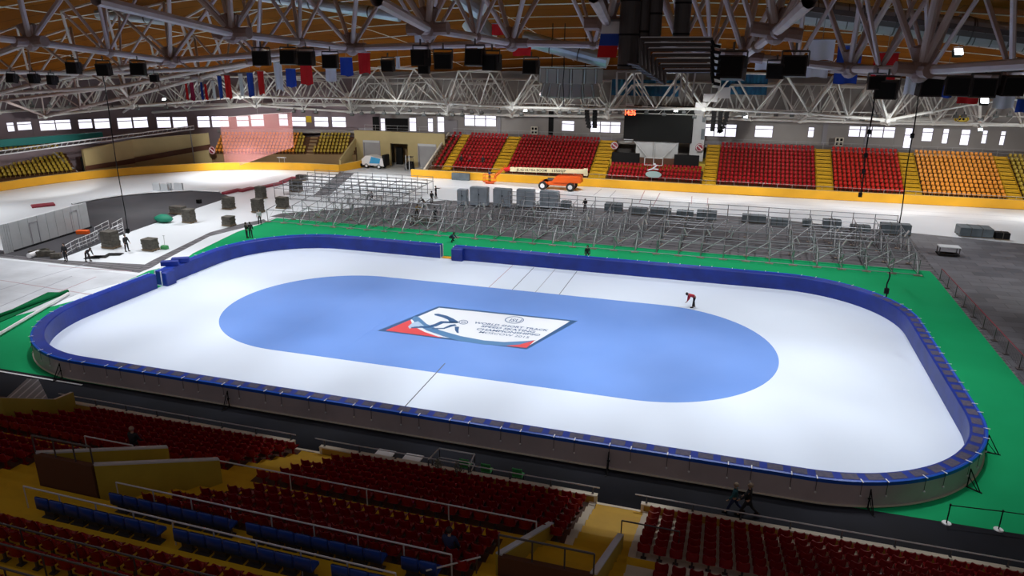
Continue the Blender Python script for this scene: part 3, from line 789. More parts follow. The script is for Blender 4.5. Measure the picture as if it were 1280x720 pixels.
# handrails in the near stand
def rail(x0, x1, y0, y1, label, m='rail', posts=1.5, h=.92, dz=0):
    r = thing('handrail', label, 'handrail')
    a, b_ = Vector((x0, y0, zp(y0)+h+dz)), Vector((x1, y1, zp(y1)+h+dz))
    mb = MB(); mb.tube(a, b_, .03, 8); mb.build('top_rail', M[m], r)
    n = max(1, int((b_-a).length/posts))
    for i in range(n+1):
        q = a+(b_-a)*(i/n); pm = MB(); pm.tube((q.x, q.y, q.z), (q.x, q.y, q.z-h-.1), .025, 6); pm.build('post', M[m], r)
rail(-3.5, 9.5, -31.0, -31.1, 'steel handrail in front of the first row of blue seats')
rail(-5.5, 8.6, -32.85, -33.1, 'steel handrail behind the first row of blue seats')
rail(-2.6, 11.1, -26.85, -26.85, 'steel handrail running across the middle block of red seats', posts=3.4)
rail(-8.5, 8, -35.45, -35.55, 'front dark rail across the bottom left red rows', 'darkrail', 2)
rail(-8.5, 8, -36.45, -36.55, 'middle dark rail across the bottom left red rows', 'darkrail', 2)
rail(-8.5, 8, -37.5, -37.55, 'rear dark rail across the bottom left red rows', 'darkrail', 2)
rail(13.95, 16.1, -25.0, -25.05, 'short dark rail at the top of the right block stairs', 'darkrail', 2.1)
rail(-9.4, -6.8, -27.0, -27.0, 'short steel rail among the left block of red seats', 'rail', 2.6)
q = thing('handrail', 'short red and white slanting handrail at the end of the blue rows', 'handrail')
mb = MB(); mb.tube((9.0, -31.9, zp(-31.5)+.7), (10.2, -30.4, zp(-30.4)+.7), .03, 8); mb.build('top_rail', M['rail'], q)
for (x, y) in ((9.2, -31.6), (10.1, -30.5)):
    mb = MB(); mb.tube((x, y, zp(y)-.1), (x, y, zp(y)+.72), .025, 6); mb.build('post', M['darkrail'], q)

# ------------------------------------------------------------------ things on the walkway
def table(px, py, lab):
    q = G(px, py, .72); r = thing('folding_table', lab, 'table', (q.x, q.y, 0), 0, 'white tables on the walkway')
    mb = MB(); mb.bbox((0, 0, .72), (.95, .85, .04), .02); mb.build('tabletop', M['white'], r)
    for sx in (-.38, .38):
        for sy in (-.34, .34): mb = MB(); mb.tube((sx, sy, 0), (sx, sy, .7), .02, 6); mb.build('leg', M['steel'], r)
table(480, 568, 'small white table on the dark walkway, left one of the pair'); table(515, 573.5, 'small white table on the dark walkway, right one of the pair')
def gchair(px, py, lab):
    q = G(px, py, .45); r = thing('plastic_chair', lab, 'chair', (q.x, q.y, 0), PI, 'green plastic chairs')
    mb = MB(); mb.bbox((0, 0, .44), (.5, .48, .05), .03); mb.build('seat', M['gplastic'], r)
    mb = MB(); mb.bbox((0, .24, .70), (.5, .06, .42), .03); mb.build('backrest', M['gplastic'], r)
    for sx in (-.2, .2):
        for sy in (-.2, .2): mb = MB(); mb.tube((sx, sy, 0), (sx, sy, .42), .02, 6); mb.build('leg', M['darkrail'], r)
gchair(582, 581, 'green plastic chair on the walkway beside the potted plants'); gchair(609, 587, 'green plastic chair on the walkway, middle of three'); gchair(648, 593, 'green plastic chair on the walkway, rightmost of three')
gchair(672, 602, 'green plastic chair')if False else None
def plant(px, py, lab, s=1.0):
    q = G(px, py, .5); r = thing('potted_plant', lab, 'plant', (q.x, -21.7, .85), 0, 'potted plants at the front rail')
    r.location.x = GY(px, py, -21.7).x
    mb = MB(); mb.tube((0, 0, 0), (0, 0, .3), .14, 10, 0, .19); mb.build('pot', M['dark'], r)
    mb = MB(); rd = random.Random(int(px))
    for i in range(110):
        a = rd.uniform(0, 2*PI); h = rd.uniform(.25, 1.15); rad = rd.uniform(.03, .36)*(1.25-h*.75)
        c = Vector((math.cos(a)*rad, math.sin(a)*rad, h)); t = Vector((math.cos(a+.6), math.sin(a+.6), rd.uniform(.1, 1))).normalized()*.12; n = Vector((-math.sin(a), math.cos(a), .2)).normalized()*.04
        mb.add([c-n, c+t*.5-n*.2, c+t, c+n, c+t*.5+n*1.2], [(0, 1, 2, 4, 3)])
    for i in range(8):
        a = i*PI/4; mb.tube((0, 0, .25), (math.cos(a)*.15, math.sin(a)*.15, .9), .012, 4)
    mb.build('foliage', M['leaf'], r)
plant(548, 590, 'dark bushy potted plant at the front rail, left of two'); plant(573, 594, 'dark bushy potted plant at the front rail, right of two')
# white railing box around the plants
r = thing('rail_box', 'white tube railing box standing behind the potted plants', 'railing')
x0, x1 = GY(536, 590, -21.2).x, GY(586, 600, -21.2).x
pp = [(x0, -21.2), (x0+.1, -20.1), (x1-.1, -20.1), (x1, -21.2)]
mb = MB(); mb.path([(x, y, 1.6) for x, y in pp], .035, 6); mb.build('top_rail', M['steel2'], r)
mb = MB(); mb.path([(x, y, 1.1) for x, y in pp], .025, 6); mb.build('lower_rail', M['steel2'], r)
for x, y in pp: mb = MB(); mb.tube((x, y, 0 if y > -21 else 1.2), (x, y, 1.6), .03, 6); mb.build('post', M['darkrail'], r)
# white cards on front row
for i in range(9):
    x = 6.4+i*.68; mb = MB(); mb.box((0, 0, .09), (.17, .02, .18)); mb.box((0, .03, .01), (.17, .06, .02))
    tag(mb.build('paper_card', M['white'], None, False, (x-.1, -22.35, zp(-22.0)+.04)), f'small white card behind the front row seats, {od(i+1)} from left', 'card', 'white cards at the front row')
# stanchions
def stanchion(x, y, lab):
    r = thing('stanchion', lab, 'stanchion', (x, y, 0), 0, 'black stanchions')
    mb = MB(); mb.tube((0, 0, 0), (0, 0, .03), .2, 18, 0, .19); mb.build('base', M['white'], r)
    mb = MB(); mb.tube((0, 0, .03), (0, 0, .98), .028, 8); mb.tube((0, 0, .9), (0, 0, 1.0), .04, 8); mb.build('pole', M['dark'], r)
s1, s2 = G(1183, 654), G(1248, 662); stanchion(s1.x, s1.y, 'black stanchion with white base at right, left one'); stanchion(s2.x, s2.y, 'black stanchion with white base at right, nearer the picture edge'); stanchion(s2.x+2.2, s2.y+.1, 'black stanchion just past the picture edge')
mb = MB(); 
for (a, b_) in ((s1, s2), (s2, s2+Vector((2.2, .1, 0)))): mb.tube((a.x, a.y, .93), (b_.x, b_.y, .93), .025, 5)
tag(mb.build('belt', M['dark']), 'black belt strung between the two stanchions', 'belt')
# red-topped net barrier at the right edge of the green carpet
fr_ = thing('net_fence', 'black net fence with dark red top tape along right edge of green carpet', 'fence')
fpts = [G(1172, 352), G(1192, 372), G(1205, 385), G(1222, 403), G(1232, 414), G(1247, 429), G(1262, 445), G(1278, 462), G(1296, 480)]
fpts = [Vector((35.75+.03*i, 23.6-2.55*i, 0)) for i in range(11)]
mb = MB()
for i in range(len(fpts)-1): mb.tube(fpts[i]+Vector((0, 0, 1.05)), fpts[i+1]+Vector((0, 0, 1.05)), .035, 5)
mb.build('top_tape', M['ribbon_red'], fr_)
for q in fpts:
    mb = MB(); mb.tube(q, q+Vector((0, 0, 1.05)), .03, 6); mb.box((q.x, q.y, .02), (.35, .35, .04)); mb.build('post', M['darkrail'], fr_)
mb = MB()
for i in range(len(fpts)-1):
    a, b_ = fpts[i], fpts[i+1]
    for h in (.15, .35, .55, .75, .9): mb.tube(a+Vector((0, 0, h)), b_+Vector((0, 0, h)), .006, 3)
    for t in range(1, 10):
        q = a+(b_-a)*(t/10); mb.tube(q+Vector((0, 0, .1)), q+Vector((0, 0, 1.0)), .006, 3)
mb.build('net', M['darkrail'], fr_)
# ------------------------------------------------------------------ far wall, gallery, windows
WL = [(-112, -30), (-99, 30), (-94, 44), (-83, 59.5), (-64, 71), (-50, 73), (-38, 75.5), (-20, 76.6), (0, 77), (20, 78.2), (54, 80), (95, 82)]
def wall_hit(px, py):
    d = ray(px, py); best = None
    for i in range(len(WL)-1):
        a, b_ = Vector(WL[i]), Vector(WL[i+1]); e = b_-a; den = d.x*e.y-d.y*e.x
        if abs(den) < 1e-9: continue
        w_ = Vector((a.x-O.x, a.y-O.y)); t = (w_.x*e.y-w_.y*e.x)/den; u = (w_.x*d.y-w_.y*d.x)/den
        if t > 0 and -1e-6 <= u <= 1+1e-6: return O+d*t, e.normalized()
    return None
def wallband(pts, z0, z1, t, m, name):
    mb = MB()
    for i in range(len(pts)-1):
        a, b_ = Vector(pts[i]), Vector(pts[i+1]); d = (b_-a).normalized(); n = Vector((-d.y, d.x))*t
        mb.poly([(a.x, a.y), (b_.x, b_.y), (b_.x+n.x, b_.y+n.y), (a.x+n.x, a.y+n.y)], z0, z1)
    return struct(mb.build(name, m))
left = WL[:6]; right = WL[5:]
def wtop(i): return 17.5
WZ0, WZ1 = 5.45, 8.35
wallband(left, -.05, 6.0, .5, M['wallpurple'], 'wall_left_lower'); wallband(left, 8.5, 17.5, .5, M['wallpurple'], 'wall_left_upper')
wallband(right, -.05, 5.2, .5, M['wall'], 'wall_back_lower'); wallband(right, 8.6, 18.5, .5, M['wall'], 'wall_back_upper')
wins = [(7, 17, 153, 165), (20, 39, 152, 163), (48, 88, 150, 163), (97, 115, 149, 161), (117, 137, 148, 161), (146, 165, 147, 161), (166, 185, 146, 160), (195, 213, 146, 160), (215, 234, 146, 160),
        (246, 262, 145, 163), (264, 286, 145, 163), (295, 311, 145, 163), (313, 330, 143, 163), (348, 360, 142, 163), (364, 382, 146, 164), (392, 410, 146, 164), (414, 432, 146, 163),
        (475, 481, 148, 166), (511, 520, 147, 166), (534, 541, 148, 166), (546, 555, 146, 167), (580, 620, 142, 158), (702, 718, 151, 164), (738, 776, 152, 166), (880, 922, 155, 171), (945, 968, 157, 172), (1012, 1020, 159, 172),
        (1063, 1122, 158, 172), (1134, 1144, 160, 191), (1156, 1170, 160, 177), (1182, 1190, 161, 180), (1205, 1217, 162, 182), (1232, 1239, 163, 180), (1255, 1262, 164, 182)]
# piers between the windows: solid wall stretches of the window band
def wpos(px): h = wall_hit(px, 150); return Vector((h[0].x, h[0].y))
def pathseg(pa, pb):
    a, b_ = wpos(pa), wpos(pb); out = [a]
    for q in WL[1:-1]:
        v = Vector(q)
        if a.x+.05 < v.x < b_.x-.05: out.append(v)
    return out+[b_]
edges = [-60]
for w_ in wins: edges += [w_[0], w_[1]]
edges.append(1500)
mbL, mbR = MB(), MB()
for i in range(0, len(edges)-1, 2):
    if edges[i+1]-edges[i] < .5: continue
    ps = pathseg(edges[i], min(edges[i+1], 1420))
    for k in range(len(ps)-1):
        d = (ps[k+1]-ps[k]).normalized(); n = Vector((-d.y, d.x))*.5
        tgt = mbL if edges[i] < 440 else mbR
        z0_, z1_ = (5.9, 8.6) if edges[i] < 440 else (5.1, 8.7)
        tgt.poly([tuple(ps[k]), tuple(ps[k+1]), tuple(ps[k+1]+n), tuple(ps[k]+n)], z0_, z1_)
struct(mbL.build('wall_left_piers', M['wallpurple'])); struct(mbR.build('wall_back_piers', M['wall']))
for i, (a, b_, t, bt) in enumerate(wins):
    A2, B2 = wpos(a), wpos(b_); d = (B2-A2).normalized(); n = Vector((-d.y, d.x)); L = (B2-A2).length
    z1 = min(8.6, wall_hit((a+b_)/2, t)[0].z); z0 = max(5.0, wall_hit((a+b_)/2, bt)[0].z)
    root = bpy.data.objects.new('window_%d' % (i+1), None); COL.objects.link(root); struct(root)
    mid = (A2+B2)/2+n*.28; rz = math.atan2(d.y, d.x)
    pn = MB(); pn.box((mid.x, mid.y, (z0+z1)/2), (L, .03, z1-z0), 0, rz); pn.build('pane', M['daylight'], root)
    fr = MB(); m2 = (A2+B2)/2+n*.2
    k = max(1, int(L/1.6)); 
    for j in range(k+1):
        q = A2+n*.2+(B2-A2)*(j/k); fr.box((q.x, q.y, (z0+z1)/2), (.16, .12, z1-z0), 0, rz)
    for zz in (z0, z1-.02, z0+(z1-z0)*.68): fr.box((m2.x, m2.y, zz), (L, .1, .13), 0, rz)
    fr.build('window_frame', M['frame'], root)
    # sill and lintel fill
    fl_ = MB()
    if z0 > 5.3: fl_.box((mid.x, mid.y, (5.05+z0)/2), (L, .4, z0-5.05), 0, rz)
    if z1 < 8.6: fl_.box((mid.x, mid.y, (8.65+z1)/2), (L, .4, 8.65-z1), 0, rz)
    if fl_.v: fl_.build('sill_wall', M['wallpurple'] if a < 440 else M['wall'], root)
# gallery slab
gal = [(-32, 72.4), (90, 72.4), (95, 81.5), (54, 79.6), (20, 77.8), (0, 76.7), (-20, 76.3), (-38, 75.2), (-50, 72.8), (-64, 70.7), (-74, 64.6), (-73.2, 64.4), (-49.3, 71.7), (-46.5, 69.0), (-32, 69.6)]
mb = MB(); mb.poly(gal, 5.1, 5.55); struct(mb.build('floor_gallery', M['wall']))
# dark gaps / doors and pilasters on the gallery
for i, (a, b_, t, mm) in enumerate([(466, 474, 146, 'dark'), (482, 510, 148, 'dark'), (556, 572, 150, 'frame'), (622, 626, 140, 'frame'), (686, 692, 133, 'dark'), (1030, 1036, 150, 'frame'), (1084, 1087, 150, 'frame')]):
    A2, B2 = wpos(a), wpos(b_); d = (B2-A2); rz = math.atan2(d.y, d.x); mid = (A2+B2)/2-Vector((-d.y, d.x)).normalized()*.1
    z1 = wall_hit((a+b_)/2, t)[0].z; mb = MB(); mb.box((mid.x, mid.y, (5.5+z1)/2), (d.length, .25, z1-5.5), 0, rz); struct(mb.build('trim_%d' % (i+1), M[mm]))
def railing(pts, z, h, label, gap=1.9, m='steel2'):
    r = thing('gallery_railing', label, 'railing')
    mb = MB(); mb.path([(x, y, z+h) for x, y in pts], .03, 5); mb.path([(x, y, z+h*.5) for x, y in pts], .02, 4); mb.build('rails', M[m], r)
    el = []
    for i in range(len(pts)-1):
        a, b_ = Vector(pts[i]), Vector(pts[i+1]); n = max(1, int((b_-a).length/gap))
        for k in range(n):
            q = a+(b_-a)*k/n; el.append(q)
    for q in el[:100]:
        mb = MB(); mb.tube((q.x, q.y, z), (q.x, q.y, z+h), .025, 4); mb.build('post', M[m], r)
railing([(-46.5, 69.2), (-32, 69.8)], 5.95, 1.0, 'pale railing on the gallery above the loading bay')
railing([(-31, 72.6), (1.0, 72.6)], 5.55, 1.0, 'pale railing behind the far red blocks left of the scoreboard')
railing([(12, 72.6), (80, 72.6)], 5.55, 1.0, 'pale railing behind the far seat blocks right of the scoreboard')

# far stands terrace
def far_terrace(x0, x1, rows, name, m, y0=62.2, tz=0):
    mb = MB(); prof = [(y0, -.03)]
    for r in range(rows): y = y0+FD*r; prof += [(y, FZ0+FR*r-.01), (y+FD, FZ0+FR*r-.01)]
    prof.append((y0+FD*rows, -.03)); n = len(prof)
    vs = [(x0, a, b_) for a, b_ in prof]+[(x1, a, b_) for a, b_ in prof]
    mb.add(vs, [(i, n+i, n+(i+1) % n, (i+1) % n) for i in range(n)]); mb.add(vs, [tuple(range(n)), tuple(range(n, 2*n))[::-1]])
    return struct(mb.build(name, m))
far_terrace(-31.6, fx(757), 11, 'floor_far_terrace_left', M['farstep'])
far_terrace(fx(757), fx(878), 4, 'floor_far_terrace_centre', M['farstep'])
far_terrace(fx(878), 90, 11, 'floor_far_terrace_right', M['farstep'])
mb = MB(); mb.box(((fx(757)+fx(878))/2, 69, 1.7), (fx(878)-fx(757), 6.4, 3.5)); struct(mb.build('floor_scoreboard_plinth', M['olive']))
for i, (a, b_) in enumerate(((553.5, 564.5), (614.5, 631.5), (735.5, 757), (877, 894.5), (1020.5, 1042.5), (1132.5, 1154.5), (1262.5, 1282.5))):
    x0, x1 = fx(a), fx(b_); mb = MB()
    for k in range(22):
        mb.box(((x0+x1)/2, 62.2+FD/2*k+FD/4, FZ0+FR/2*k+.02-.2), (x1-x0, FD/2, .6))
    for xx in (x0+.1, x1-.1): mb.tube((xx, 62.3, FZ0+.2), (xx, 71.9, FZ0+4.75), .05, 4)
    struct(mb.build('stairs_far', M['yellow']))
mb = MB(); vs = [(-31.9, 61.2, 0), (-31.9, 72.3, 0), (-31.9, 72.3, 5.9), (-31.9, 61.2, 1.15)]; vs += [(x+.3, y, z) for x, y, z in vs]
mb.add(vs, [(0, 1, 2, 3), (4, 7, 6, 5), (2, 6, 7, 3), (0, 3, 7, 4), (1, 5, 6, 2)]); struct(mb.build('wall_stand_side', M['offwhite']))
# pale front rail of far stands
mb = MB(); mb.tube((-31, 62.25, 1.55), (fx(757), 62.25, 1.55), .03, 4); mb.tube((fx(757), 62.25, 1.55), (85, 62.4, 1.55), .03, 4)
for i in range(58): mb.tube((-31+i*2, 62.25, FZ0-.05), (-31+i*2, 62.25, 1.55), .025, 4)
tag(mb.build('front_rail', M['steel2']), 'thin rail along the front of the far stands above the yellow wall', 'railing')

# ---- loading bay
YS = 69.0
def sx(px): return GY(px, 190, YS).x
mb = MB()
def wbx(mb, a, b_, z0, z1, mi=0): mb.box(((sx(a)+sx(b_))/2, YS+.2, (z0+z1)/2), (sx(b_)-sx(a), .4, z1-z0), mi)
for a, b_ in ((444, 455), (475, 488), (510, 523), (545, 556)): wbx(mb, a, b_, 0, 5.95)
wbx(mb, 455, 475, 4.3, 5.95); wbx(mb, 488, 510, 3.9, 5.95); wbx(mb, 523, 545, 4.1, 5.95)
struct(mb.build('wall_loading_bay', M['beige']))
for i, (a, b_, z1) in enumerate(((455, 475, 4.3), (523, 545, 4.1))):
    root = bpy.data.objects.new('door_%d' % (i+1), None); COL.objects.link(root); struct(root)
    mb = MB(); mb.box(((sx(a)+sx(b_))/2, YS+.2, z1/2), (sx(b_)-sx(a), .1, z1)); mb.build('shutter', M['shutter'], root)
    mb = MB(); mb.box(((sx(a)+sx(b_))/2, YS+.05, z1-.2), (sx(b_)-sx(a), .3, .4)); mb.build('shutter_box', M['lgrey'], root)
    mb = MB()
    for x in (sx(a), sx(b_)): mb.box((x, YS+.0, z1/2), (.18, .14, z1))
    mb.build('door_frame', M['frame'], root)
mb = MB(); mb.box((sx(499), YS+4, 2), (6, .2, 4), 0); mb.box((sx(505), YS+2.6, 1.6), (.7, .6, 3.2), 1); mb.box((sx(493), YS+2, 1.5), (1.2, .5, 3), 2); mb.box((sx(499), YS+2.2, 3.98), (6, 4, .1), 0)
struct(mb.build('wall_passage', [M['brownwall'], M['yellow'], M['dark']]))
mb = MB(); mb.poly([(-46.5, 60), (-33.4, 59.4), (-31.5, 69), (-32, 74), (-46, 74), (-46.4, 69)], -.03, -.0); struct(mb.build('floor_loading_bay', M['lgrey']))
# bay side wall at left
e = LE+LN*7.3
prism_wall([(-46.9, 60.6, 0, 2.0), (e.x+.6, e.y-1.2, 0, 5.6), (sx(445), YS, 0, 5.95)], .3, M['beige'], 'wall_bay_side', M['beige'])

# ---- left stands
def stand(B, D, Nn, L, rows, z0, dz, dy, name, m, front=0.0):
    mb = MB(); prof = [(0.0, -.03)]
    for r in range(rows): prof += [(dy*r+front, z0+dz*r-.01), (dy*(r+1)+front, z0+dz*r-.01)]
    prof.append((dy*rows+front, -.03)); n = len(prof); vs = []
    for s_ in (0, L): vs += [tuple(B+D*s_+Nn*a+Vector((0, 0, b_))) for a, b_ in prof]
    mb.add(vs, [(i, n+i, n+(i+1) % n, (i+1) % n) for i in range(n)]); mb.add(vs, [tuple(range(n)), tuple(range(n, 2*n))[::-1]])
    return struct(mb.build(name, m))
stand(LB, LD, LN, LL, 6, 2.0, .5, .78, 'floor_left_bend_terrace', M['farstep'])
stand(YB, YD, YN, (YE-YB).length, 9, 1.1, .38, .85, 'floor_far_left_terrace', M['farstep'])
mb = MB()
for k in range(6): q = LB+LD*17+LN*(.4+.78*k); mb.box((q.x, q.y, 2.0+.5*k-.1), (1.3, .85, .3), 0, math.atan2(LD.y, LD.x))
struct(mb.build('stairs_left_bend', M['brownwall']))
prism_wall([(LB.x-1.3, LB.y-.6, 0, 1.95), (LE.x+.3, LE.y, 0, 1.95)], .25, M['brownwall'], 'wall_left_bend_front', M['beige'])
# long beige wall between the two left blocks with a rising ramp edge
w1 = (-81.2, 41.6); w2 = (-79.5, 50.0); w3 = (-71.6, 59.2)
prism_wall([(*w1, 0, zat(95, 187, *w1)), (*w2, 0, zat(170, 174, *w2)), (*w3, 0, zat(262, 166, *w3))], .5, M['beige'], 'wall_left_curve', M['beige'])
mb = MB()
for a, b_, pa, pb, pc, pd in ((w1, w2, (112, 207), (112, 212), (180, 197), (180, 203)), (w2, w3, (180, 196), (180, 202), (262, 180), (262, 186))):
    n = Vector((.42, -.35))
    z = [zat(*pa, *a), zat(*pb, *a), zat(*pc, *b_), zat(*pd, *b_)]
    a_ = Vector(a)+n*.9; b2 = Vector(b_)+n*.9
    mb.add([(a_.x, a_.y, z[0]), (a_.x, a_.y, z[1]), (b2.x, b2.y, z[3]), (b2.x, b2.y, z[2]), (a_.x-.2, a_.y+.2, z[0]), (a_.x-.2, a_.y+.2, z[1]), (b2.x-.2, b2.y+.2, z[3]), (b2.x-.2, b2.y+.2, z[2])], [(0, 1, 2, 3), (0, 3, 7, 4), (4, 7, 6, 5), (1, 5, 6, 2), (0, 4, 5, 1), (3, 2, 6, 7)])
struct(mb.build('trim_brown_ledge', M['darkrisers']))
bm_ = thing('inclined_beam', 'long pale lattice beam rising to the right in front of the left stands', 'beam')
pa, pb = Vector((-83.6, 20.5, 0)), Vector((-72.2, 56.5, 0)); pa.z = zat(8, 199, pa.x, pa.y); pb.z = zat(251, 161, pb.x, pb.y)
for dz in (0, .55): mb = MB(); mb.tube(pa+Vector((0, 0, dz)), pb+Vector((0, 0, dz)), .09, 6); mb.build('chord', M['steel2'], bm_)
mb = MB()
for i in range(46): q = pa+(pb-pa)*i/45; q2 = pa+(pb-pa)*min(1, (i+.5)/45); mb.tube(q, q2+Vector((0, 0, .55)), .04, 4)
mb.build('lacing', M['steel2'], bm_)
for t in (.98,): q = pa+(pb-pa)*t; mb = MB(); mb.tube((q.x, q.y, 0), q, .08, 6); mb.build('post', M['steel'], bm_)
mb = MB(); q0, q1 = Vector((-95.5, 27)), Vector((-85.5, 50)); za, zb_ = zat(0, 178, *q0), zat(128, 172, *q1)
mb.box(((q0.x+q1.x)/2, (q0.y+q1.y)/2, (za+zb_)/2), (.8, (q1-q0).length, 1.1), 0, math.atan2((q1-q0).y, (q1-q0).x)-PI/2)
tag(mb.build('teal_awning', M['teal']), 'teal awning band behind the far left mustard seats', 'awning')
mb = MB(); q0 = Vector((-93, 22)); q1 = Vector((-86, 50)); mb.box(((q0.x+q1.x)/2-3, (q0.y+q1.y)/2, 2.2), (8, 44, 4.4), 0, -.24); struct(mb.build('floor_left_gallery', M['wallpurple']))
# small doorway and white slanting post beside the mustard block
mb = MB(); q = G(112, 212); q1 = Vector((-81.6, 42.6)); mb.box((q1.x+.1, q1.y, 1.6), (.5, 1.9, 3.2), 0, -.45); struct(mb.build('door_3', M['dark']))
mb = MB(); q = YE+YD*.5; mb.tube((q.x+.2, q.y, .2), (q.x-8, q.y+.8, 5.3), .18, 6); tag(mb.build('slanting_post', M['steel2']), 'white slanting edge beam at the end of the far left mustard seats', 'beam')
# pink film hanging in front of the left bend stand
pf = thing('pink_film', 'translucent pink film hanging in front of the left bend seats', 'film')
pp = [GY(a, b_, 56.5) for a, b_ in ((274, 147), (322, 143), (365, 140), (367, 184), (330, 196), (282, 213))]
pf.location = pp[0]; mb = MB(); n = len(pp); vs = [tuple(q-pp[0]) for q in pp]+[tuple(q-pp[0]+Vector((0, .02, 0))) for q in pp]
mb.add(vs, [tuple(range(n)), tuple(range(n, 2*n))[::-1]]+[(i, n+i, n+(i+1) % n, (i+1) % n) for i in range(n)]); mb.build('film', M['pinkfilm'], pf)
mb = MB(); mb.path([q-pp[0] for q in pp[:3]], .04, 5); mb.tube(pp[1]-pp[0], pp[1]-pp[0]+Vector((0, 0, 4.5)), .03, 4); mb.build('top_bar', M['steel2'], pf)
# round signs
def rsign(px, py, Y, lab, rr_=.55, oval=1):
    q = GY(px, py, Y); r = thing('round_sign', lab, 'sign', q)
    mb = MB(); mb.tube((0, 0, 0), (0, .06, 0), rr_, 20)
    if oval != 1: mb.v = [(x*oval, y, z) for x, y, z in mb.v]
    mb.build('disc', M['ribbon_red'] if oval == 1 else M['ysign'], r)
    mb = MB(); n = 20
    for i in range(n):
        a0_, a1_ = 2*PI*i/n, 2*PI*(i+1)/n; mb.tube((rr_*.82*math.cos(a0_)*oval, -.02, rr_*.82*math.sin(a0_)), (rr_*.82*math.cos(a1_)*oval, -.02, rr_*.82*math.sin(a1_)), .05 if oval == 1 else .03, 4)
    if oval == 1: mb.tube((-.35, -.02, .3), (.35, -.02, -.3), .09, 4)
    else: mb.ball((-.25, -.03, 0), .16, 6, 4); mb.ball((.25, -.03, 0), .16, 6, 4)
    mb.build('ring_mark', M['white'] if oval == 1 else M['dark'], r)
rsign(768, 182, 67, 'round red and white sign left of the scoreboard base', .62); rsign(874.5, 184.5, 67, 'round red and white sign right of the scoreboard base', .62); rsign(265, 188, 57.5, 'round red and white sign on the beige wall at left', .7)
rsign(1202, 149, 76, 'yellow oval sign on the grey wall high at right', .5, 2.0)
q = GY(386, 149, 69); mb = MB(); mb.bbox((0, 0, 0), (1.1, .08, 1.1), .02); o = mb.build('square_sign', M['ysign'], None, False, q); tag(o, 'yellow square sign between windows at upper left', 'sign')
for px, py, lab in ((668, 163, 'white board with four dark squares left of the scoreboard'), (1049, 177, 'white board with four dark squares above the bright red block')):
    q = GY(px, py, 75.5); r = thing('relay_board', lab, 'board', q)
    mb = MB(); mb.bbox((0, 0, 0), (1.2, .2, 1.3), .02); mb.build('board', M['offwhite'], r)
    for dx in (-.28, .28):
        for dz in (-.3, .3): mb = MB(); mb.box((dx, -.12, dz), (.36, .05, .4)); mb.build('dark_square', M['dark'], r)

# ------------------------------------------------------------------ scoreboard
SY = 67.0
def sp(px, py): return GY(px, py, SY)
a, b_ = sp(780, 131), sp(863, 179); r = thing('scoreboard', 'large dark scoreboard screen with red clock digits above the centre far stand', 'scoreboard')
cx, cz, w_, h_ = (a.x+b_.x)/2+.15, (a.z+b_.z)/2, b_.x-a.x, a.z-b_.z
mb = MB(); mb.bbox((cx, SY+.5, cz), (w_, 1.0, h_), .08); mb.build('cabinet', M['dark'], r)
mb = MB(); mb.box((cx+w_*.1, SY-.02, cz-.05), (w_*.78, .06, h_*.92)); mb.build('screen', M['screen'], r)
text_mesh('clock_digits', '14:36', M['redled'], (a.x+.25, SY-.06, sp(780, 143.5).z), (1, 0, 0), (0, 0, 1), .75, 1.65, r, .01, .03)
mb = MB()
for k, z in enumerate((sp(786, 174.5).z, sp(786, 177).z-.02)): mb.box((a.x+1.0, SY-.03, z), (1.5 if k == 0 else 1.2, .04, .13))
mb.build('caption_bar', M['lgrey'], r)
mb = MB(); mb.box((a.x+.9, SY-.1, a.z+.05), (1.3, .3, .35)); mb.box((a.x+3.2, SY-.1, a.z-.2), (.9, .3, .5)); mb.build('top_box', M['lgrey'], r)
mb = MB(); z0 = 3.4
for (x0, x1, za, zb_) in ((a.x+1.8, a.x+4.4, b_.z, z0), (b_.x-1.8, b_.x-4.4, b_.z, z0), (a.x+5, a.x+5, b_.z, z0)): mb.tube((x0, SY+.4, za), (x1, SY+.2, zb_), .12, 6)
mb.box((cx, SY+.8, (b_.z+z0)/2), (w_*.62, .3, b_.z-z0)); mb.build('support_frame', M['lgrey'], r)
q0, q1 = GY(866, 138, 68), GY(880, 179, 68); mb = MB(); mb.box(((q0.x+q1.x)/2, 68.6, (q0.z+3.4)/2), (q1.x-q0.x, 1.0, q0.z-3.4)); mb.box((q1.x-.3, 68.0, 10), (.5, .2, 1.2), 1); mb.box((q1.x-.3, 68.0, 7.6), (.5, .2, 1.6), 1); struct(mb.build('wall_scoreboard_pier', [M['lgrey'], M['crate']]))
# black tarps, framed opening and emblem below
for (p0, p1, py0, py1, lab) in ((765, 799, 190, 206, 'black tarp hanging left of the scoreboard base'), (843, 873, 193, 210, 'black tarp hanging right of the scoreboard base')):
    q0, q1 = GY(p0, py0, 65.7), GY(p1, py1, 65.7); mb = MB(); mb.bbox(((q0.x+q1.x)/2, 65.75, (q0.z+q1.z)/2), (q1.x-q0.x, .12, q0.z-q1.z), .02); o = mb.build('black_tarp', M['dark']); tag(o, lab, 'tarp')
r = thing('framed_opening', 'white framed double opening under the scoreboard', 'frame'); q0, q1 = GY(806, 197, 65.6), GY(828, 207, 65.6)
mb = MB()
for (x, z, dx, dz) in (((q0.x+q1.x)/2, q0.z, q1.x-q0.x, .1), ((q0.x+q1.x)/2, q1.z, q1.x-q0.x, .1), (q0.x, (q0.z+q1.z)/2, .1, q0.z-q1.z), (q1.x, (q0.z+q1.z)/2, .1, q0.z-q1.z), ((q0.x+q1.x)/2, (q0.z+q1.z)/2, .1, q0.z-q1.z)): mb.box((x, 65.6, z), (dx, .15, dz))
mb.build('frame', M['white'], r); mb = MB(); mb.box(((q0.x+q1.x)/2, 65.8, (q0.z+q1.z)/2), (q1.x-q0.x+3.5, .1, q0.z-q1.z)); mb.build('opening', M['darkrisers'], r)
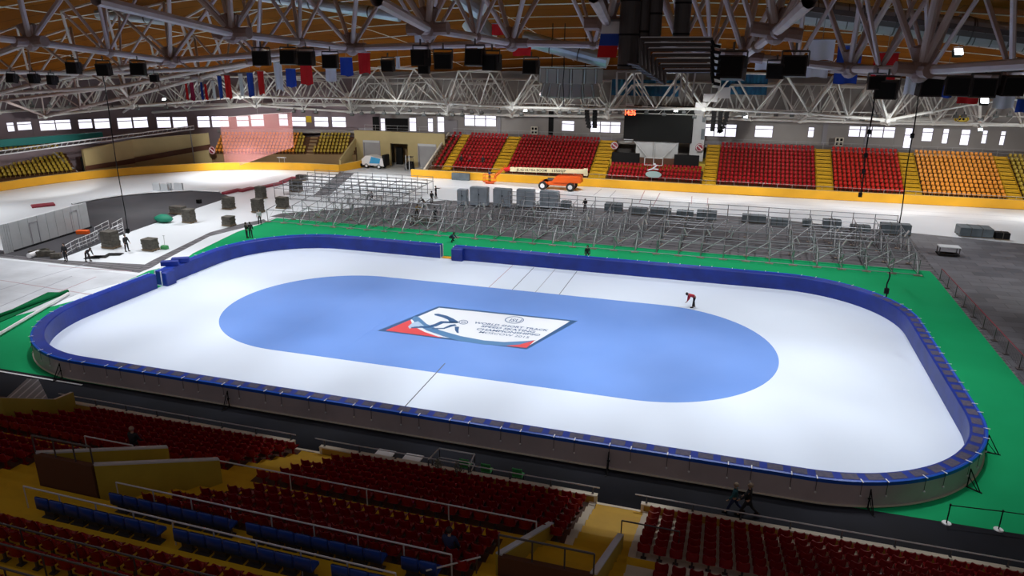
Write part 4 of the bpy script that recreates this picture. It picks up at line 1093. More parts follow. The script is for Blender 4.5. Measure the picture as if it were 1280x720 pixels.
r = thing('emblem_figure', 'pale teal oval emblem with a small figure above the centre rows', 'emblem', GY(817, 214, 62.4))
mb = MB(); mb.tube((0, 0, -.15), (0, .12, -.15), .5, 18); mb.v = [(x*2.4, y, z*1.0-.35) for x, y, z in mb.v]; mb.build('oval', mat('pale_teal', (.35, .50, .50), .5), r)
mb = MB(); mb.path([(-.9, 0, .1), (-.2, 0, .35), (.25, 0, .75), (.45, 0, .95)], .11, 6); mb.path([(-.1, 0, .35), (.7, 0, .3)], .1, 6); mb.ball((.1, 0, 1.05), .16); mb.build('figure', M['fwhite'], r)

# ------------------------------------------------------------------ vehicles
def wheel(x, y, r_, wd, parent, hub=True, m='tyre'):
    w = MB(); w.tube((x, y-wd/2, r_), (x, y+wd/2, r_), r_, 18); o = w.build('wheel', M[m], parent)
    if hub: w = MB(); w.tube((x, y-wd/2-.02, r_), (x, y+wd/2+.02, r_), r_*.55, 12); w.tube((x, y-wd/2-.05, r_), (x, y-wd/2, r_), r_*.2, 8); w.build('hub', M['white'], o)
r = thing('boom_lift', 'orange boom lift with long cream lettered boom on the far ice', 'boom lift', (-8.1, 56.3, 0))
for x in (-2.05, 2.15):
    for y in (-1.0, 1.0): wheel(x, y, .62, .5, r)
mb = MB(); mb.bbox((.05, 0, .95), (4.6, 1.5, .5), .08); mb.bbox((-1.9, 0, 1.05), (1.2, 1.8, .3), .05); mb.build('chassis', M['orangep'], r)
vs = [(-.7, 1.3), (-.1, 2.05), (3.2, 2.2), (3.55, 2.05), (3.6, 1.22), (-.4, 1.15)]
mb = MB(); mb.add([(x, -.95, z) for x, z in vs]+[(x, .95, z) for x, z in vs], [tuple(range(6)), tuple(range(6, 12))[::-1]]+[(i, 6+i, 6+(i+1) % 6, (i+1) % 6) for i in range(6)]); mb.build('turret', M['orangep'], r)
mb = MB(); mb.tube((1, 0, 1.0), (1, 0, 1.35), .5, 14); mb.bbox((-.9, -.2, 1.5), (1.2, .5, .35), .06); mb.build('slew_ring', M['darkrail'], r)
bl, br2 = GY(638, 211.5, 56.0), GY(733, 214.5, 56.0); b0 = Vector((bl.x+8.1, -.3, bl.z)); b1 = Vector((br2.x+8.1, -.3, br2.z))
ang = math.atan2(b1.z-b0.z, b1.x-b0.x); L = (b1-b0).length; RM = Matrix.Rotation(-ang, 3, 'Y')
mb = MB(); mb.box(tuple((b0+b1)/2), (L, .45, .62), 0, 0, RM); mb.box(tuple(b1+Vector((-.1, 0, -.1))), (.5, .6, 1.0), 0, 0, RM); mb.build('boom', M['boom'], r)
dv = (b1-b0).normalized(); upv = Vector((-dv.z, 0, dv.x))
for t, s_, ww in (('JLG', .085, 1.15), ('ULTRA BOOM', .20, 3.4), ('1350SJP', .56, 2.1)):
    text_mesh('lettering', t, M['dark'], b0+dv*(L*s_)+Vector((0, -.235, 0))-upv*.17, dv, upv, .34, ww, r, .004, .008)
bk = GY(612, 229, 57.6); bx = Vector((bk.x+8.1, bk.y-56.3, 0))
mb = MB(); mb.tube(b0+Vector((0, 0, .1)), b0+Vector((-.9, 0, -.1)), .3, 8); mb.build('boom_tip', M['fred'], r)
mb = MB(); mb.tube(b0+Vector((-.9, 0, .1)), (bx.x+.9, bx.y, 1.1), .13, 6); mb.tube(b0+Vector((-.8, 0, .5)), (bx.x+.9, bx.y, 1.5), .06, 5); mb.build('jib', M['orangep'], r)
mb = MB()
for dx in (-.9, .9):
    for dy in (-.45, .45): mb.tube((bx.x+dx, bx.y+dy, .3), (bx.x+dx, bx.y+dy, 1.4), .04, 5)
for z in (.35, .85, 1.4): mb.path([(bx.x-.9, bx.y-.45, z), (bx.x+.9, bx.y-.45, z), (bx.x+.9, bx.y+.45, z), (bx.x-.9, bx.y+.45, z), (bx.x-.9, bx.y-.45, z)], .04, 5)
mb.box((bx.x, bx.y, .3), (1.8, .9, .08)); mb.box((bx.x, bx.y, .12), (1.2, .5, .25)); mb.build('basket', M['orangep'], r)
# ice resurfacer
q = G(459, 211); r = thing('ice_resurfacer', 'white and blue ice resurfacer parked by the left shutter door', 'ice resurfacer', (q.x+1.0, q.y+1.3, 0), -.1)
mb = MB(); vs = [(-2.2, .55), (-2.25, 1.5), (-1.4, 2.15), (-.2, 2.2), (.6, 1.95), (2.0, 1.9), (2.2, .55)]; n = len(vs)
mb.add([(x, -.95, z) for x, z in vs]+[(x, .95, z) for x, z in vs], [tuple(range(n)), tuple(range(n, 2*n))[::-1]]+[(i, n+i, n+(i+1) % n, (i+1) % n) for i in range(n)]); mb.build('body', M['white'], r)
mb = MB(); vs = [(-.7, .9), (-.2, 2.05), (1.6, 1.8), (1.4, .95)]; mb.add([(x, -.97, z) for x, z in vs]+[(x, -.95, z) for x, z in vs], [(3, 2, 1, 0), (4, 5, 6, 7)]+[(i, 4+i, 4+(i+1) % 4, (i+1) % 4) for i in range(4)]); mb.build('side_panel', mat('sky_blue', (.05, .35, .65), .4), r)
for x in (-1.3, 1.2):
    for y in (-.8, .8): wheel(x, y, .42, .3, r)
mb = MB(); mb.bbox((2.1, 0, 1.5), (.5, 1.7, 1.9), .05); mb.box((-2.3, 0, .5), (.4, 2.0, .5)); mb.build('rear_gear', M['dark'], r)
# forklift
q = G(511, 213); r = thing('forklift', 'dark forklift parked in front of the open passage', 'forklift', (q.x, q.y+.4, 0), .1)
mb = MB(); mb.bbox((0, 0, .75), (1.1, 1.9, .75), .08); mb.bbox((0, .55, 1.2), (1.0, .7, .4), .06); mb.build('body', M['dark'], r)
mb = MB()
for x in (-.45, .45):
    for y in (-.4, .6): mb.tube((x, y, 1.0), (x, y*.8, 2.2), .04, 5)
mb.box((0, .08, 2.22), (1.1, 1.2, .08)); mb.build('overhead_guard', M['darkrail'], r)
mb = MB()
for x in (-.3, .3): mb.box((x, -1.0, 1.35), (.1, .12, 2.6)); mb.box((x, -1.45, .12), (.12, .9, .05))
mb.build('mast', M['lgrey'], r)
for x in (-.5, .5):
    for y in (-.6, .6): w = MB(); w.tube((x-.1, y, .3), (x+.1, y, .3), .3, 12); w.build('wheel', M['tyre'], r)

# ------------------------------------------------------------------ helper: many parts
def parts100(root, name, m, elems, lim=100):
    elems = sorted(elems, key=lambda e_: (Vector(e_[0])-O).length)
    for c, fn in elems[:lim]:
        mb = MB(); fn(mb); mb.build(name, m, root)
    if len(elems) > lim:
        mb = MB()
        for c, fn in elems[lim:]: fn(mb)
        o = mb.build(name+'_rest', m, root); o['kind'] = 'stuff'
def T(a, b_, r_, n=5): return (tuple((Vector(a)+Vector(b_))/2), lambda mb: mb.tube(a, b_, r_, n, 0, None, False))

# ------------------------------------------------------------------ scaffold
sroot = thing('scaffold_grandstand', 'long grey tube scaffold under construction between the rink and the far ice', 'scaffold')
XS = [-36+2.19*i for i in range(33)]; YR = [24.3+2.05*k for k in range(7)]; HT = [1.5, 1.75, 2.0, 2.2, 2.35, 2.5, 2.6]
def xmin(k): return -36+.9*k
post, led, bra, bas, gus, deck = [], [], [], [], [], []
srd = random.Random(3)
for k, y in enumerate(YR):
    for i, x in enumerate(XS):
        if x < xmin(k)-.01: continue
        if k > 4 and x < -10: continue
        post.append(T((x, y, 0), (x, y, HT[k]+(.55 if k == 6 else .05)), .04))
        if k == 0: bas.append(((x, y, 0), lambda mb, x=x, y=y: (mb.box((x, y, .04), (.75, .28, .08), 0, srd.uniform(-.4, .4)), mb.box((x, y, .1), (.28, .28, .05)))))
        elif srd.random() < .5: bas.append(((x, y, 0), lambda mb, x=x, y=y: mb.box((x, y, .05), (.45, .3, .1))))
        if i+1 < len(XS):
            for z in ((.12, HT[k]) if k in (0, 3) else ((HT[k], 1.0) if k < 6 else (HT[k], HT[k]+.5, 1.1))): led.append(T((x, y, z), (XS[i+1], y, z), .036, 4))
            if k in (1, 4) : bra.append(T((x, y, .15), (XS[i+1], y, HT[k]), .034, 4))
        if k+1 < len(YR) and not (k+1 > 4 and x < -10):
            y2 = YR[k+1]; led.append(T((x, y, HT[k]), (x, y2, HT[k+1]), .042, 4)); led.append(T((x, y, .2), (x, y2, .2), .034, 4))
            if k % 2 == (i % 2): bra.append(T((x, y, .2), (x, y2, HT[k+1]), .038, 4))
            else: bra.append(T((x, y, HT[k]), (x, y2, .25), .038, 4))
        if k in (2, 3, 4) and srd.random() < .55:
            gus.append(((x, y, 1), lambda mb, x=x, y=y, k=k: mb.box((x+srd.uniform(-.3, .8), y+srd.uniform(0, 1), HT[k]-.45), (.07, .5, .75), 0, 0, Matrix.Rotation(srd.uniform(-.7, .7), 3, 'Y'))))
parts100(sroot, 'upright', M['steel'], post); parts100(sroot, 'ledger', M['steel'], led); parts100(sroot, 'brace', M['steel2'], bra); parts100(sroot, 'base_board', mat('sole_board', (.34, .27, .22), .8), bas); parts100(sroot, 'bracket', M['steel2'], gus)
s2 = thing('scaffold_platform', 'scaffold bay with plank walkways standing on the white ice at left', 'scaffold')
post, led, bra, plk = [], [], [], []
for k in range(6):
    y = 36.8+2.5*k; xl = -43.5-.25*k; xr = -24.2-.2*k; n = 9
    for i in range(n):
        x = xl+(xr-xl)*i/(n-1); x2 = xl+(xr-xl)*(i+1)/(n-1)
        post.append(T((x, y, 0), (x, y, 2.1), .048))
        if i < n-1:
            for z in (.15, 1.45, 2.05): led.append(T((x, y, z), (x2, y, z), .036, 4))
            if i % 2: bra.append(T((x, y, .2), (x2, y, 1.45), .036, 4))
        if k < 5: led.append(T((x, y, 1.45), (x-.02, y+2.5, 1.45), .036, 4))
    if k in (1, 2, 4): plk.append(((xl, y, 1.5), lambda mb, xl=xl, xr=xr, y=y: mb.box(((xl+xr)/2, y, 1.5), (xr-xl, .34, .07))))
parts100(s2, 'upright', M['steel'], post); parts100(s2, 'ledger', M['steel'], led); parts100(s2, 'brace', M['steel2'], bra); parts100(s2, 'plank', M['crate'], plk)
# loose tube pile
q = G(528, 279); mb = MB(); rd = random.Random(5)
for i in range(26):
    a = rd.uniform(-.5, .5); c = Vector((q.x+rd.uniform(-.8, .8), q.y+rd.uniform(-.6, .6), .06+.03*i)); d = Vector((math.cos(a), math.sin(a), 0))*rd.uniform(.7, 1.4); mb.tube(c-d, c+d, .03, 4)
tag(mb.build('tube_pile', M['pallet'], None), 'heap of loose scaffold tubes in the middle of the grey mat', 'pile', None, 'stuff')

# ------------------------------------------------------------------ crates and cabinets behind the scaffold
def cabinet(px0, px1, py0, py1, lab, m='crate2', y=None):
    q = G((px0+px1)/2, py1); s_ = (PR((q.x+.5, q.y, 0))[0]-PR((q.x-.5, q.y, 0))[0]); w_ = (px1-px0)/s_; h_ = max(.5, zat((px0+px1)/2, py0, q.x, q.y+.9))*.97
    r = thing('equipment_cabinet', lab, 'cabinet', (q.x, q.y+.5, 0), 0, 'blue grey cabinets behind the scaffold')
    mb = MB(); mb.bbox((0, 0, h_/2+.06), (w_, .95, h_-.12), .09); mb.build('body', M[m], r)
    mb = MB(); mb.box((0, -.485, h_*.5), (.035, .03, h_*.86)); mb.build('door_gap', M['dark'], r)
    mb = MB(); mb.ball((.06, -.51, h_*.62), .09, 6, 4); mb.build('handle', M['dark'], r)
    for dx in (-w_*.4, w_*.4): mb = MB(); mb.tube((dx, -.3, .07), (dx, -.26, .07), .07, 8); mb.tube((dx, .26, .07), (dx, .3, .07), .07, 8); mb.build('castor', M['dark'], r)
cabinet(571, 583, 235, 257, 'tall blue grey cabinet on the far ice, first and narrowest from left'); cabinet(587, 609, 232, 258, 'tall blue grey cabinet on the far ice, second from left')
cabinet(616, 638, 234, 259, 'tall blue grey cabinet on the far ice, third from left'); cabinet(645, 667, 235, 260, 'tall blue grey cabinet on the far ice, fourth from left'); cabinet(674, 697, 237, 261, 'tall blue grey cabinet on the far ice, rightmost, below the boom lift')
def crate(px0, px1, py0, py1, lab, dep=1.2, m='crate', strips=2, rz=0):
    q = G((px0+px1)/2, py1); s_ = (PR((q.x+.5, q.y, 0))[0]-PR((q.x-.5, q.y, 0))[0]); w_ = (px1-px0)/s_; h_ = max(.45, zat((px0+px1)/2, py0, q.x, q.y+dep)); 
    r = thing('crate', lab, 'crate', (q.x, q.y+dep/2, 0), rz, 'slate crates on the grey mat')
    mb = MB(); mb.bbox((0, 0, h_/2+.05), (w_, dep, h_-.1), .05); mb.build('body', M[m], r)
    for i in range(strips):
        mb = MB(); x = -w_/2+w_*(i+1)/(strips+1); mb.box((x, 0, h_/2+.055), (.06, dep+.04, h_-.06)); mb.build('band', M['pallet'], r)
    mb = MB()
    for y in (-dep*.4, 0, dep*.4): mb.box((0, y, .05), (w_*1.02, .12, .1))
    mb.build('pallet_base', M['palwood'], r)
cl = [(700, 712, 250, 262, 'small slate pile with dark objects on top right of the tall cabinets'), (755, 777, 253, 265, 'slate crate right of the man on the scaffold'), (786, 808, 258, 269, 'slate crate, second right of the man on the scaffold'), (812, 838, 259, 270, 'wide slate crate with shiny film, behind scaffold centre'),
      (845, 866, 262, 272, 'slate crate behind scaffold, left of the two joined stacks'), (870, 895, 262, 276, 'tall slate stack with reddish top behind scaffold'), (927, 957, 267, 279, 'rounded slate crate in the gap behind scaffold'), (963, 985, 272, 283, 'slate crate with red lid behind scaffold right half'),
      (1003, 1014, 273, 284, 'tiny slate crate behind scaffold right half'), (1028, 1051, 273, 287, 'slate crate with ribbed sides behind scaffold right half'), (1063, 1088, 280, 290, 'low open slate crate behind scaffold right half'), (1100, 1138, 278, 294, 'long slate crate at the right end of the scaffold')]
for c in cl: crate(c[0], c[1], c[2], c[3], c[4])
crate(1199, 1241, 281, 297, 'large slate crate standing alone on the grey floor at right', 2.2); crate(1244, 1262, 289, 300, 'small dark crate with tan side at far right', 1.0, 'dark', 1)
q = G(1186, 321); r = thing('trolley', 'low white topped trolley on the grey floor right of scaffold', 'trolley', (q.x, q.y+.6, 0))
mb = MB(); mb.bbox((0, 0, .95), (2.0, 1.2, .08), .03); mb.build('top', M['lgrey'], r)
for dx in (-.9, .9):
    for dy in (-.5, .5): mb = MB(); mb.box((dx, dy, .5), (.08, .08, .9)); mb.build('leg', M['darkrail'], r)
mb = MB(); mb.box((0, 0, .16), (2.0, 1.2, .1)); mb.build('shelf', M['dark'], r)
# stacks of boards on pallets, left
def bstack(px, py, w_, d_, h_, lab, rz=0.0, m='pallet'):
    w_ *= .74; d_ *= .7; h_ *= .82; q = G(px, py); r = thing('board_stack', lab, 'stack', (q.x, q.y+d_/2, 0), rz, 'stacks of dark boards on the white floor')
    mb = MB()
    for y in (-d_*.42, 0, d_*.42): mb.box((0, y, .06), (w_*1.12, .14, .12))
    mb.box((0, 0, .13), (w_*1.15, d_*1.12, .03)); mb.build('pallet', M['palwood'], r)
    mb = MB(); n = max(3, int(h_/.17)); rd = random.Random(int(px*7))
    for i in range(n): mb.box((rd.uniform(-.03, .03), rd.uniform(-.03, .03), .15+(i+.5)*h_/n), (w_*rd.uniform(.96, 1.02), d_*rd.uniform(.96, 1.02), h_/n*.86), 0, rd.uniform(-.03, .03))
    mb.build('boards', M[m], r)
bs = [(134, 311, 1.9, 1.6, 2.0, 'tall board stack beside the white crowd barriers'), (184, 314, 1.7, 1.5, 1.3, 'board stack nearest to the rink gate'), (233, 279, 1.6, 1.5, 1.8, 'board stack beside the green bag, with pale upper half'),
      (283, 283, 1.6, 1.4, 1.2, 'board stack in the middle of the white floor'), (283, 262, 1.7, 1.5, 1.7, 'board stack at the far edge of the dark mat'), (219, 268, 2.4, 1.5, 1.0, 'low brown board stack on the dark mat'),
      (324, 249, 1.6, 1.4, 1.9, 'board stack at the far side beside the red ramp'), (320, 266, 1.7, 1.4, 1.9, 'board stack left of the scaffold platform'), (351, 261, 1.9, 1.4, 1.6, 'dark board stack inside the scaffold left end'),
      (368, 240, 2.2, 1.5, 1.9, 'dark bundle stack at the left of the plank platform'), (375, 226, 2.0, 1.4, .9, 'low dark bundle behind the plank platform')]
for b2 in bs: bstack(*b2)
mb = MB(); mb.box((0, 0, .25), (.5, .5, .5)); q = G(249, 254); tag(mb.build('black_bin', M['dark'], None, False, (q.x, q.y, 0)), 'small black bin standing on the dark infield mat', 'bin')
q = G(202, 278.5); mb = MB(); rd = random.Random(2); mb.ball((0, 0, .45), 1.0, 12, 7, 0, (1.25, .7, .5)); mb.v = [(x+rd.uniform(-.08, .08), y+rd.uniform(-.08, .08), max(0, z+rd.uniform(-.06, .06))) for x, y, z in mb.v]
tag(mb.build('green_bag', mat('green_tarp', (.01, .22, .13), .6), None, True, (q.x, q.y+.4, 0)), 'green crumpled tarp bundle at the edge of the dark mat', 'tarp')
q = G(206, 311); r = thing('litter_scoop', 'green scoop with thin upright handle beside a board stack', 'scoop', (q.x, q.y, 0))
mb = MB(); mb.bbox((0, 0, .18), (.75, .5, .36), .08); mb.build('scoop', M['gplastic'], r); mb = MB(); mb.tube((-.05, .1, .3), (-.1, .2, 1.35), .025, 6); mb.tube((-.25, .2, 1.35), (.05, .2, 1.35), .025, 6); mb.build('handle', M['steel2'], r)
# dark square mats by the workers
for px, py, lab in ((117, 322, 'dark square mat beside the bending worker'), (143, 318, 'dark square mat right of the bending worker'), (125, 321, 'small dark mat strip by the worker')):
    q = G(px, py); mb = MB(); mb.bbox((0, 0, .02), (1.5, .9, .04), .01); tag(mb.build('rubber_mat', M['dark'], None, False, (q.x, q.y, 0), .35), lab, 'mat')
# upright foam panels on the bend
for i, (a, b_, c, d) in enumerate(((192, 201, 230, 238), (202, 211, 230, 239), (210, 215, 230, 238), (219, 229, 229, 238))):
    q = G((a+b_)/2, d); s_ = (PR((q.x+.5, q.y, 0))[0]-PR((q.x-.5, q.y, 0))[0]); mb = MB(); mb.bbox((0, 0, .55), ((b_-a)/s_, .3, 1.1), .03)
    tag(mb.build('foam_panel', M['lgrey'], None, False, (q.x, q.y, 0)), ['grey upright panel on the bend, leftmost', 'grey upright panel on the bend, second', 'narrow grey upright panel on the bend, third', 'grey upright panel on the bend, rightmost and separate'][i], 'panel', 'upright panels on the bend')
mb = MB(); q = G(54, 257.5); mb.bbox((0, 0, .12), (2.6, 1.5, .24), .05); tag(mb.build('red_mat', M['ribbon_red'], None, False, (q.x, q.y, 0), .95), 'dark red mat lying on the ice bend behind the white room', 'mat')
for (a, b_, lab) in (((328, 235), (352, 230), 'dark red ramp strip joining board stack and scaffold, left'), ((352, 229), (368, 223), 'dark red ramp strip at the scaffold platform corner'), ((280, 243), (300, 238), 'reddish brown strip at the end of the dark mat'), ((300, 240), (316, 236), 'reddish brown strip right of the dark mat')):
    p0, p1 = G(*a), G(*b_); mb = MB(); L = (p1-p0).length; mb.bbox((0, 0, .15), (L, .9, .3), .04); tag(mb.build('red_ramp', M['ribbon_red'], None, False, tuple((p0+p1)/2), math.atan2((p1-p0).y, (p1-p0).x)), lab, 'ramp')
# roofless white modular room
r = thing('modular_room', 'white roofless modular room of tall panels on the left', 'room')
c0, c1 = G(17, 314.5), G(113, 284.5); c2 = G(98, 255.5, 2.9); c2.z = 0; dv = (c2-c1); c3 = c0+dv*1.0; ext = (c0-c1).normalized()*0
HR = 2.95
def rwall(a, b_, n, nm='wall_panel', tilt=0):
    for i in range(n):
        p0 = a+(b_-a)*(i/n); p1 = a+(b_-a)*((i+1)/n); d = (p1-p0); mb = MB(); mid = (p0+p1)/2
        mb.bbox((mid.x, mid.y, HR/2), (d.length-.03, .08, HR), .015, 0, math.atan2(d.y, d.x)); mb.build(nm, M['white'] if nm == 'x' else M['lgrey'], r)
rwall(c0, c1, 9); rwall(c1, c2, 4, 'x'); rwall(c3, c2, 9, 'x')
rwall(c0, c0+dv.normalized()*dv.length, 4)
mb = MB(); mb.poly([(q.x, q.y) for q in (c0, c1, c2, c3)], 0, .05); mb.build('floor_panel', M['white'], r)
for t in (.33, .66): rwall(c0+(c1-c0)*t, c3+(c2-c3)*t, 3, 'partition')
mb = MB()
for t in (.28, .8):
    q = c0+(c1-c0)*t; d = (c1-c0).normalized(); q = q-Vector((-d.y, d.x, 0))*.06
    for s_ in (-.5, .5): p_ = q+d*s_; mb.box((p_.x, p_.y, 1.2), (.05, .04, 2.4), 0, math.atan2(d.y, d.x))
    mb.box((q.x, q.y, 2.4), (1.0, .04, .05), 0, math.atan2(d.y, d.x))
mb.build('door_outline', M['frame'], r)
mb = MB(); d = (c1-c0).normalized(); nn_ = Vector((d.y, -d.x, 0)); p0, p1 = c0+nn_*.12, c1+nn_*.12; 
mb.tube(p0+Vector((0, 0, .08)), p1+Vector((0, 0, .08)), .1, 5); mb.build('base_rail', M['dark'], r)
# crowd barriers
def barrier(p0, p1, lab):
    r = thing('crowd_barrier', lab, 'barrier', (0, 0, 0), 0, 'white crowd barriers'); mb = MB()
    d = p1-p0
    for z in (.25, .6, 1.05): mb.tube(p0+Vector((0, 0, z)), p1+Vector((0, 0, z)), .035, 5)
    mb.build('rails', M['white'], r)
    for t in (0, .5, 1): q = p0+d*t; mb = MB(); mb.tube(q, q+Vector((0, 0, 1.1)), .04, 5); mb.build('upright', M['white'], r)
bp_ = [G(84, 319), G(96, 312), G(104, 309), G(114, 305), G(123, 300)]
for i in range(4): barrier(bp_[i], bp_[i+1], ['white crowd barrier beside the standing worker', 'white crowd barrier, second from the standing worker', 'white crowd barrier, third from the standing worker', 'white crowd barrier just left of the tall board stack'][i])
barrier(G(120, 296), G(137, 287), 'white crowd barrier behind the tall board stack'); barrier(G(141, 297), G(155, 291), 'white crowd barrier right of the tall board stack'); barrier(G(142, 291), G(154, 284), 'white crowd barrier farthest right of the group')
mb = MB(); q0, q1 = G(36, 320, .25), G(48, 316, .25); mb.tube(q0, q1, .28, 12); tag(mb.build('white_roll', M['white']), 'thick white roll lying under the white room', 'roll')
mb = MB(); q = G(56, 319, 0); 
for i in range(9): mb.box((q.x+rnd.uniform(-1.2, 2.0), q.y+rnd.uniform(-.5, .8), .25), (rnd.uniform(.4, 1.0), rnd.uniform(.3, .6), .5), 0, rnd.uniform(0, 3))
tag(mb.build('lumber_heap', M['pallet']), 'dark heap of timber offcuts in front of the white room', 'heap', None, 'stuff')
mb = MB(); q = G(104, 292); mb.bbox((0, 0, .2), (1.3, .6, .4), .05); tag(mb.build('orange_crate', M['orangep'], None, False, (q.x, q.y, 0), .3), 'orange box behind the white crowd barriers', 'box')
# small table and bench on the yellow wall side left
q = GY(430, 203, 61.5); mb = MB(); mb.bbox((0, 0, .35), (2.0, .9, .35), .08); mb.box((0, 0, .1), (1.6, .7, .2)); tag(mb.build('white_bundle', M['fwhite'], None, False, (q.x-3.2, 61.6, 0), .1), 'white bundle lying behind the yellow wall end at left', 'bundle')
mb = MB(); q = GY(347, 204, 58.9)
for dx in (-.5, .5): mb.tube((dx, 0, 0), (dx, 0, .8), .05, 5)
mb.tube((-.9, 0, .85), (.9, 0, .85), .09, 6); tag(mb.build('white_trestle', M['white'], None, False, (q.x, 60.2, 1.0)), 'small white trestle behind the left yellow wall', 'trestle')
# ------------------------------------------------------------------ people
def skin(name, verts, edges, radii, m, parent, sub=1, root=0):
    me = bpy.data.meshes.new(name); me.from_pydata([tuple(v) for v in verts], edges, []); me.materials.append(m)
    o = bpy.data.objects.new(name, me); COL.objects.link(o); o.parent = parent
    md = o.modifiers.new('skin', 'SKIN'); md.use_smooth_shade = True
    if not me.skin_vertices: me.attributes  # layer is created with the modifier
    if len(me.skin_vertices) == 0:
        bpy.context.view_layer.objects.active = o
    for i, rr_ in enumerate(radii):
        d = me.skin_vertices[0].data[i]; d.radius = (rr_, rr_); d.use_root = (i == root)
    s_ = o.modifiers.new('sub', 'SUBSURF'); s_.levels = sub; s_.render_levels = sub
    return o
def person(px, py, rz, label, pose='stand', top='cloth_black', legs='cloth_black', hair='hair', z=0.0, scale=1.0, bend=0, arm=(10, 10), loc=None, group=None, coat=0):
    q = G(px, py, z) if loc is None else Vector(loc)
    r = thing('person', label, 'person', (q.x, q.y, z if loc is None else q.z), rz, group); r.scale = (scale,)*3
    th = {'stand': ((4, 0), (-4, 0)), 'walk': ((24, -4), (-20, -32)), 'bend': ((12, -2), (-4, -8)), 'crouch': ((100, -35), (85, -40)), 'sit': ((88, 0), (82, -4)), 'wide': ((16, -4), (-12, -4))}[pose]
    sg = {'sit': .16, 'crouch': .2}.get(pose, .0)
    def leg(sx_, a, b_):
        hip = Vector((.1*sx_, 0, 0)); k = hip+Vector((.02*sx_, .44*math.sin(R_(a)), -.44*math.cos(R_(a)))); c = a+b_ if pose not in ('sit',) else b_
        if pose == 'crouch': c = a+b_*4.0-0; c = -30
        an = k+Vector((.02*sx_, .42*math.sin(R_(c if pose in ('sit', 'crouch') else a+b_)), -.42*math.cos(R_(c if pose in ('sit', 'crouch') else a+b_))))
        return hip, k, an
    R_ = math.radians
    Lh, Lk, La = leg(-1, *th[0]); Rh, Rk, Ra = leg(1, *th[1])
    pz = .08-min(La.z, Ra.z)
    pel = Vector((0, 0, pz)); Lh, Lk, La, Rh, Rk, Ra = [v+pel for v in (Lh, Lk, La, Rh, Rk, Ra)]
    bd = R_(bend)
    def U(x, y, z_): return pel+Vector((x, y*math.cos(bd)+z_*math.sin(bd), -y*math.sin(bd)+z_*math.cos(bd)))
    ch, nk, hb, hd_, ht = U(0, 0, .32), U(0, -.01, .53), U(0, .01, .60), U(0, .03, .70), U(0, .02, .78)
    face = U(0, .115, .685)
    def armp(sx_, sw, el):
        sh = U(.19*sx_, -.01, .47); a = R_(sw); e_ = sh+Vector((.05*sx_, .29*math.sin(a), -.29*math.cos(a))); b2 = R_(sw+el); w_ = e_+Vector((.01*sx_, .26*math.sin(b2), -.26*math.cos(b2)))
        dd = (w_-e_).normalized(); h = w_+dd*.09; return sh, e_, w_, h, dd
    ls, le, lw, lh, ld = armp(-1, arm[0], 15); rs, re, rw, rh, rd_ = armp(1, arm[1], 15)
    V = [pel, ch, nk, hb, hd_, ht, face, Lh, Lk, La, La+Vector((0, .15, -.04)), Rh, Rk, Ra, Ra+Vector((0, .15, -.04)), ls, le, lw, lh, rs, re, rw, rh]
    E_ = [(0, 1), (1, 2), (2, 3), (3, 4), (4, 5), (4, 6), (0, 7), (7, 8), (8, 9), (9, 10), (0, 11), (11, 12), (12, 13), (13, 14), (1, 15), (15, 16), (16, 17), (17, 18), (1, 19), (19, 20), (20, 21), (21, 22)]
    rad = [.12, .13, .055, .055, .095, .07, .018, .085, .055, .038, .03, .085, .055, .038, .03, .055, .04, .028, .03, .055, .04, .028, .03]
    for hi, hand, dd, sx_ in ((18, lh, ld, -1), (22, rh, rd_, 1)):
        side = Vector((0, 1, 0)) if abs(dd.y) < .8 else Vector((0, 0, 1))
        for f_ in range(4):
            b0 = len(V); o_ = side*(.024-.016*f_); V += [hand+o_+dd*.035, hand+o_*1.1+dd*(.075+.012*(f_ in (1, 2)))+Vector((-sx_*.012, 0, 0))]; rad += [.009, .008]; E_ += [(hi, b0), (b0, b0+1)]
        b0 = len(V); V += [hand+side*.045-dd*.01, hand+side*.06+dd*.03]; rad += [.010, .009]; E_ += [(hi, b0), (b0, b0+1)]
    skin('body', V, E_, rad, M['skin'], r, 1)
    # trousers
    V2 = [pel+Vector((0, 0, .06)), pel, Lh, Lk, La, Rh, Rk, Ra]; skin('trousers', V2, [(0, 1), (1, 2), (2, 3), (3, 4), (1, 5), (5, 6), (6, 7)], [.15, .15, .11, .08, .065, .11, .08, .065], M[legs], r)
    hemz = -.02-coat
    V3 = [U(0, 0, hemz) if not coat else pel+Vector((0, 0, hemz)), U(0, 0, .15), ch, U(0, -.01, .50), ls, le, lw, rs, re, rw]
    skin('jacket', V3, [(0, 1), (1, 2), (2, 3), (2, 4), (4, 5), (5, 6), (2, 7), (7, 8), (8, 9)], [.18 if coat else .16, .155, .17, .08, .085, .062, .048, .085, .062, .048], M[top], r)
    mb = MB(); up = (ht-hd_).normalized(); bkv = U(0, -.03, .72)
    mb.ball((bkv.x, bkv.y, bkv.z+.01), .115, 10, 7, 0, (1, 1, 1.05)); mb.build('hair', M[hair], r, True)
    for a in (La, Ra):
        mb = MB(); mb.bbox((a.x, a.y+.06, a.z-.035), (.1, .28, .09), .03); mb.build('shoe', M['dark'], r)
    return r
def yaw_to(dx, dy): return math.atan2(-dx, dy)
person(867, 384, yaw_to(-.8, -.4), 'person in red jacket bending over the ice beside the blue oval', 'bend', 'cloth_red', 'cloth_black', bend=72, arm=(25, -5))
person(933, 645, yaw_to(-1, .2), 'person with light hair in long black coat walking on the near walkway', 'walk', 'cloth_black', 'cloth_black', 'blond', arm=(30, 20), coat=.3)
person(916, 641, yaw_to(-1, .1), 'person in teal and dark clothes with tan hair walking ahead of the black coat', 'walk', 'cloth_teal', 'cloth_navy', 'blond', arm=(20, -10), scale=.92)
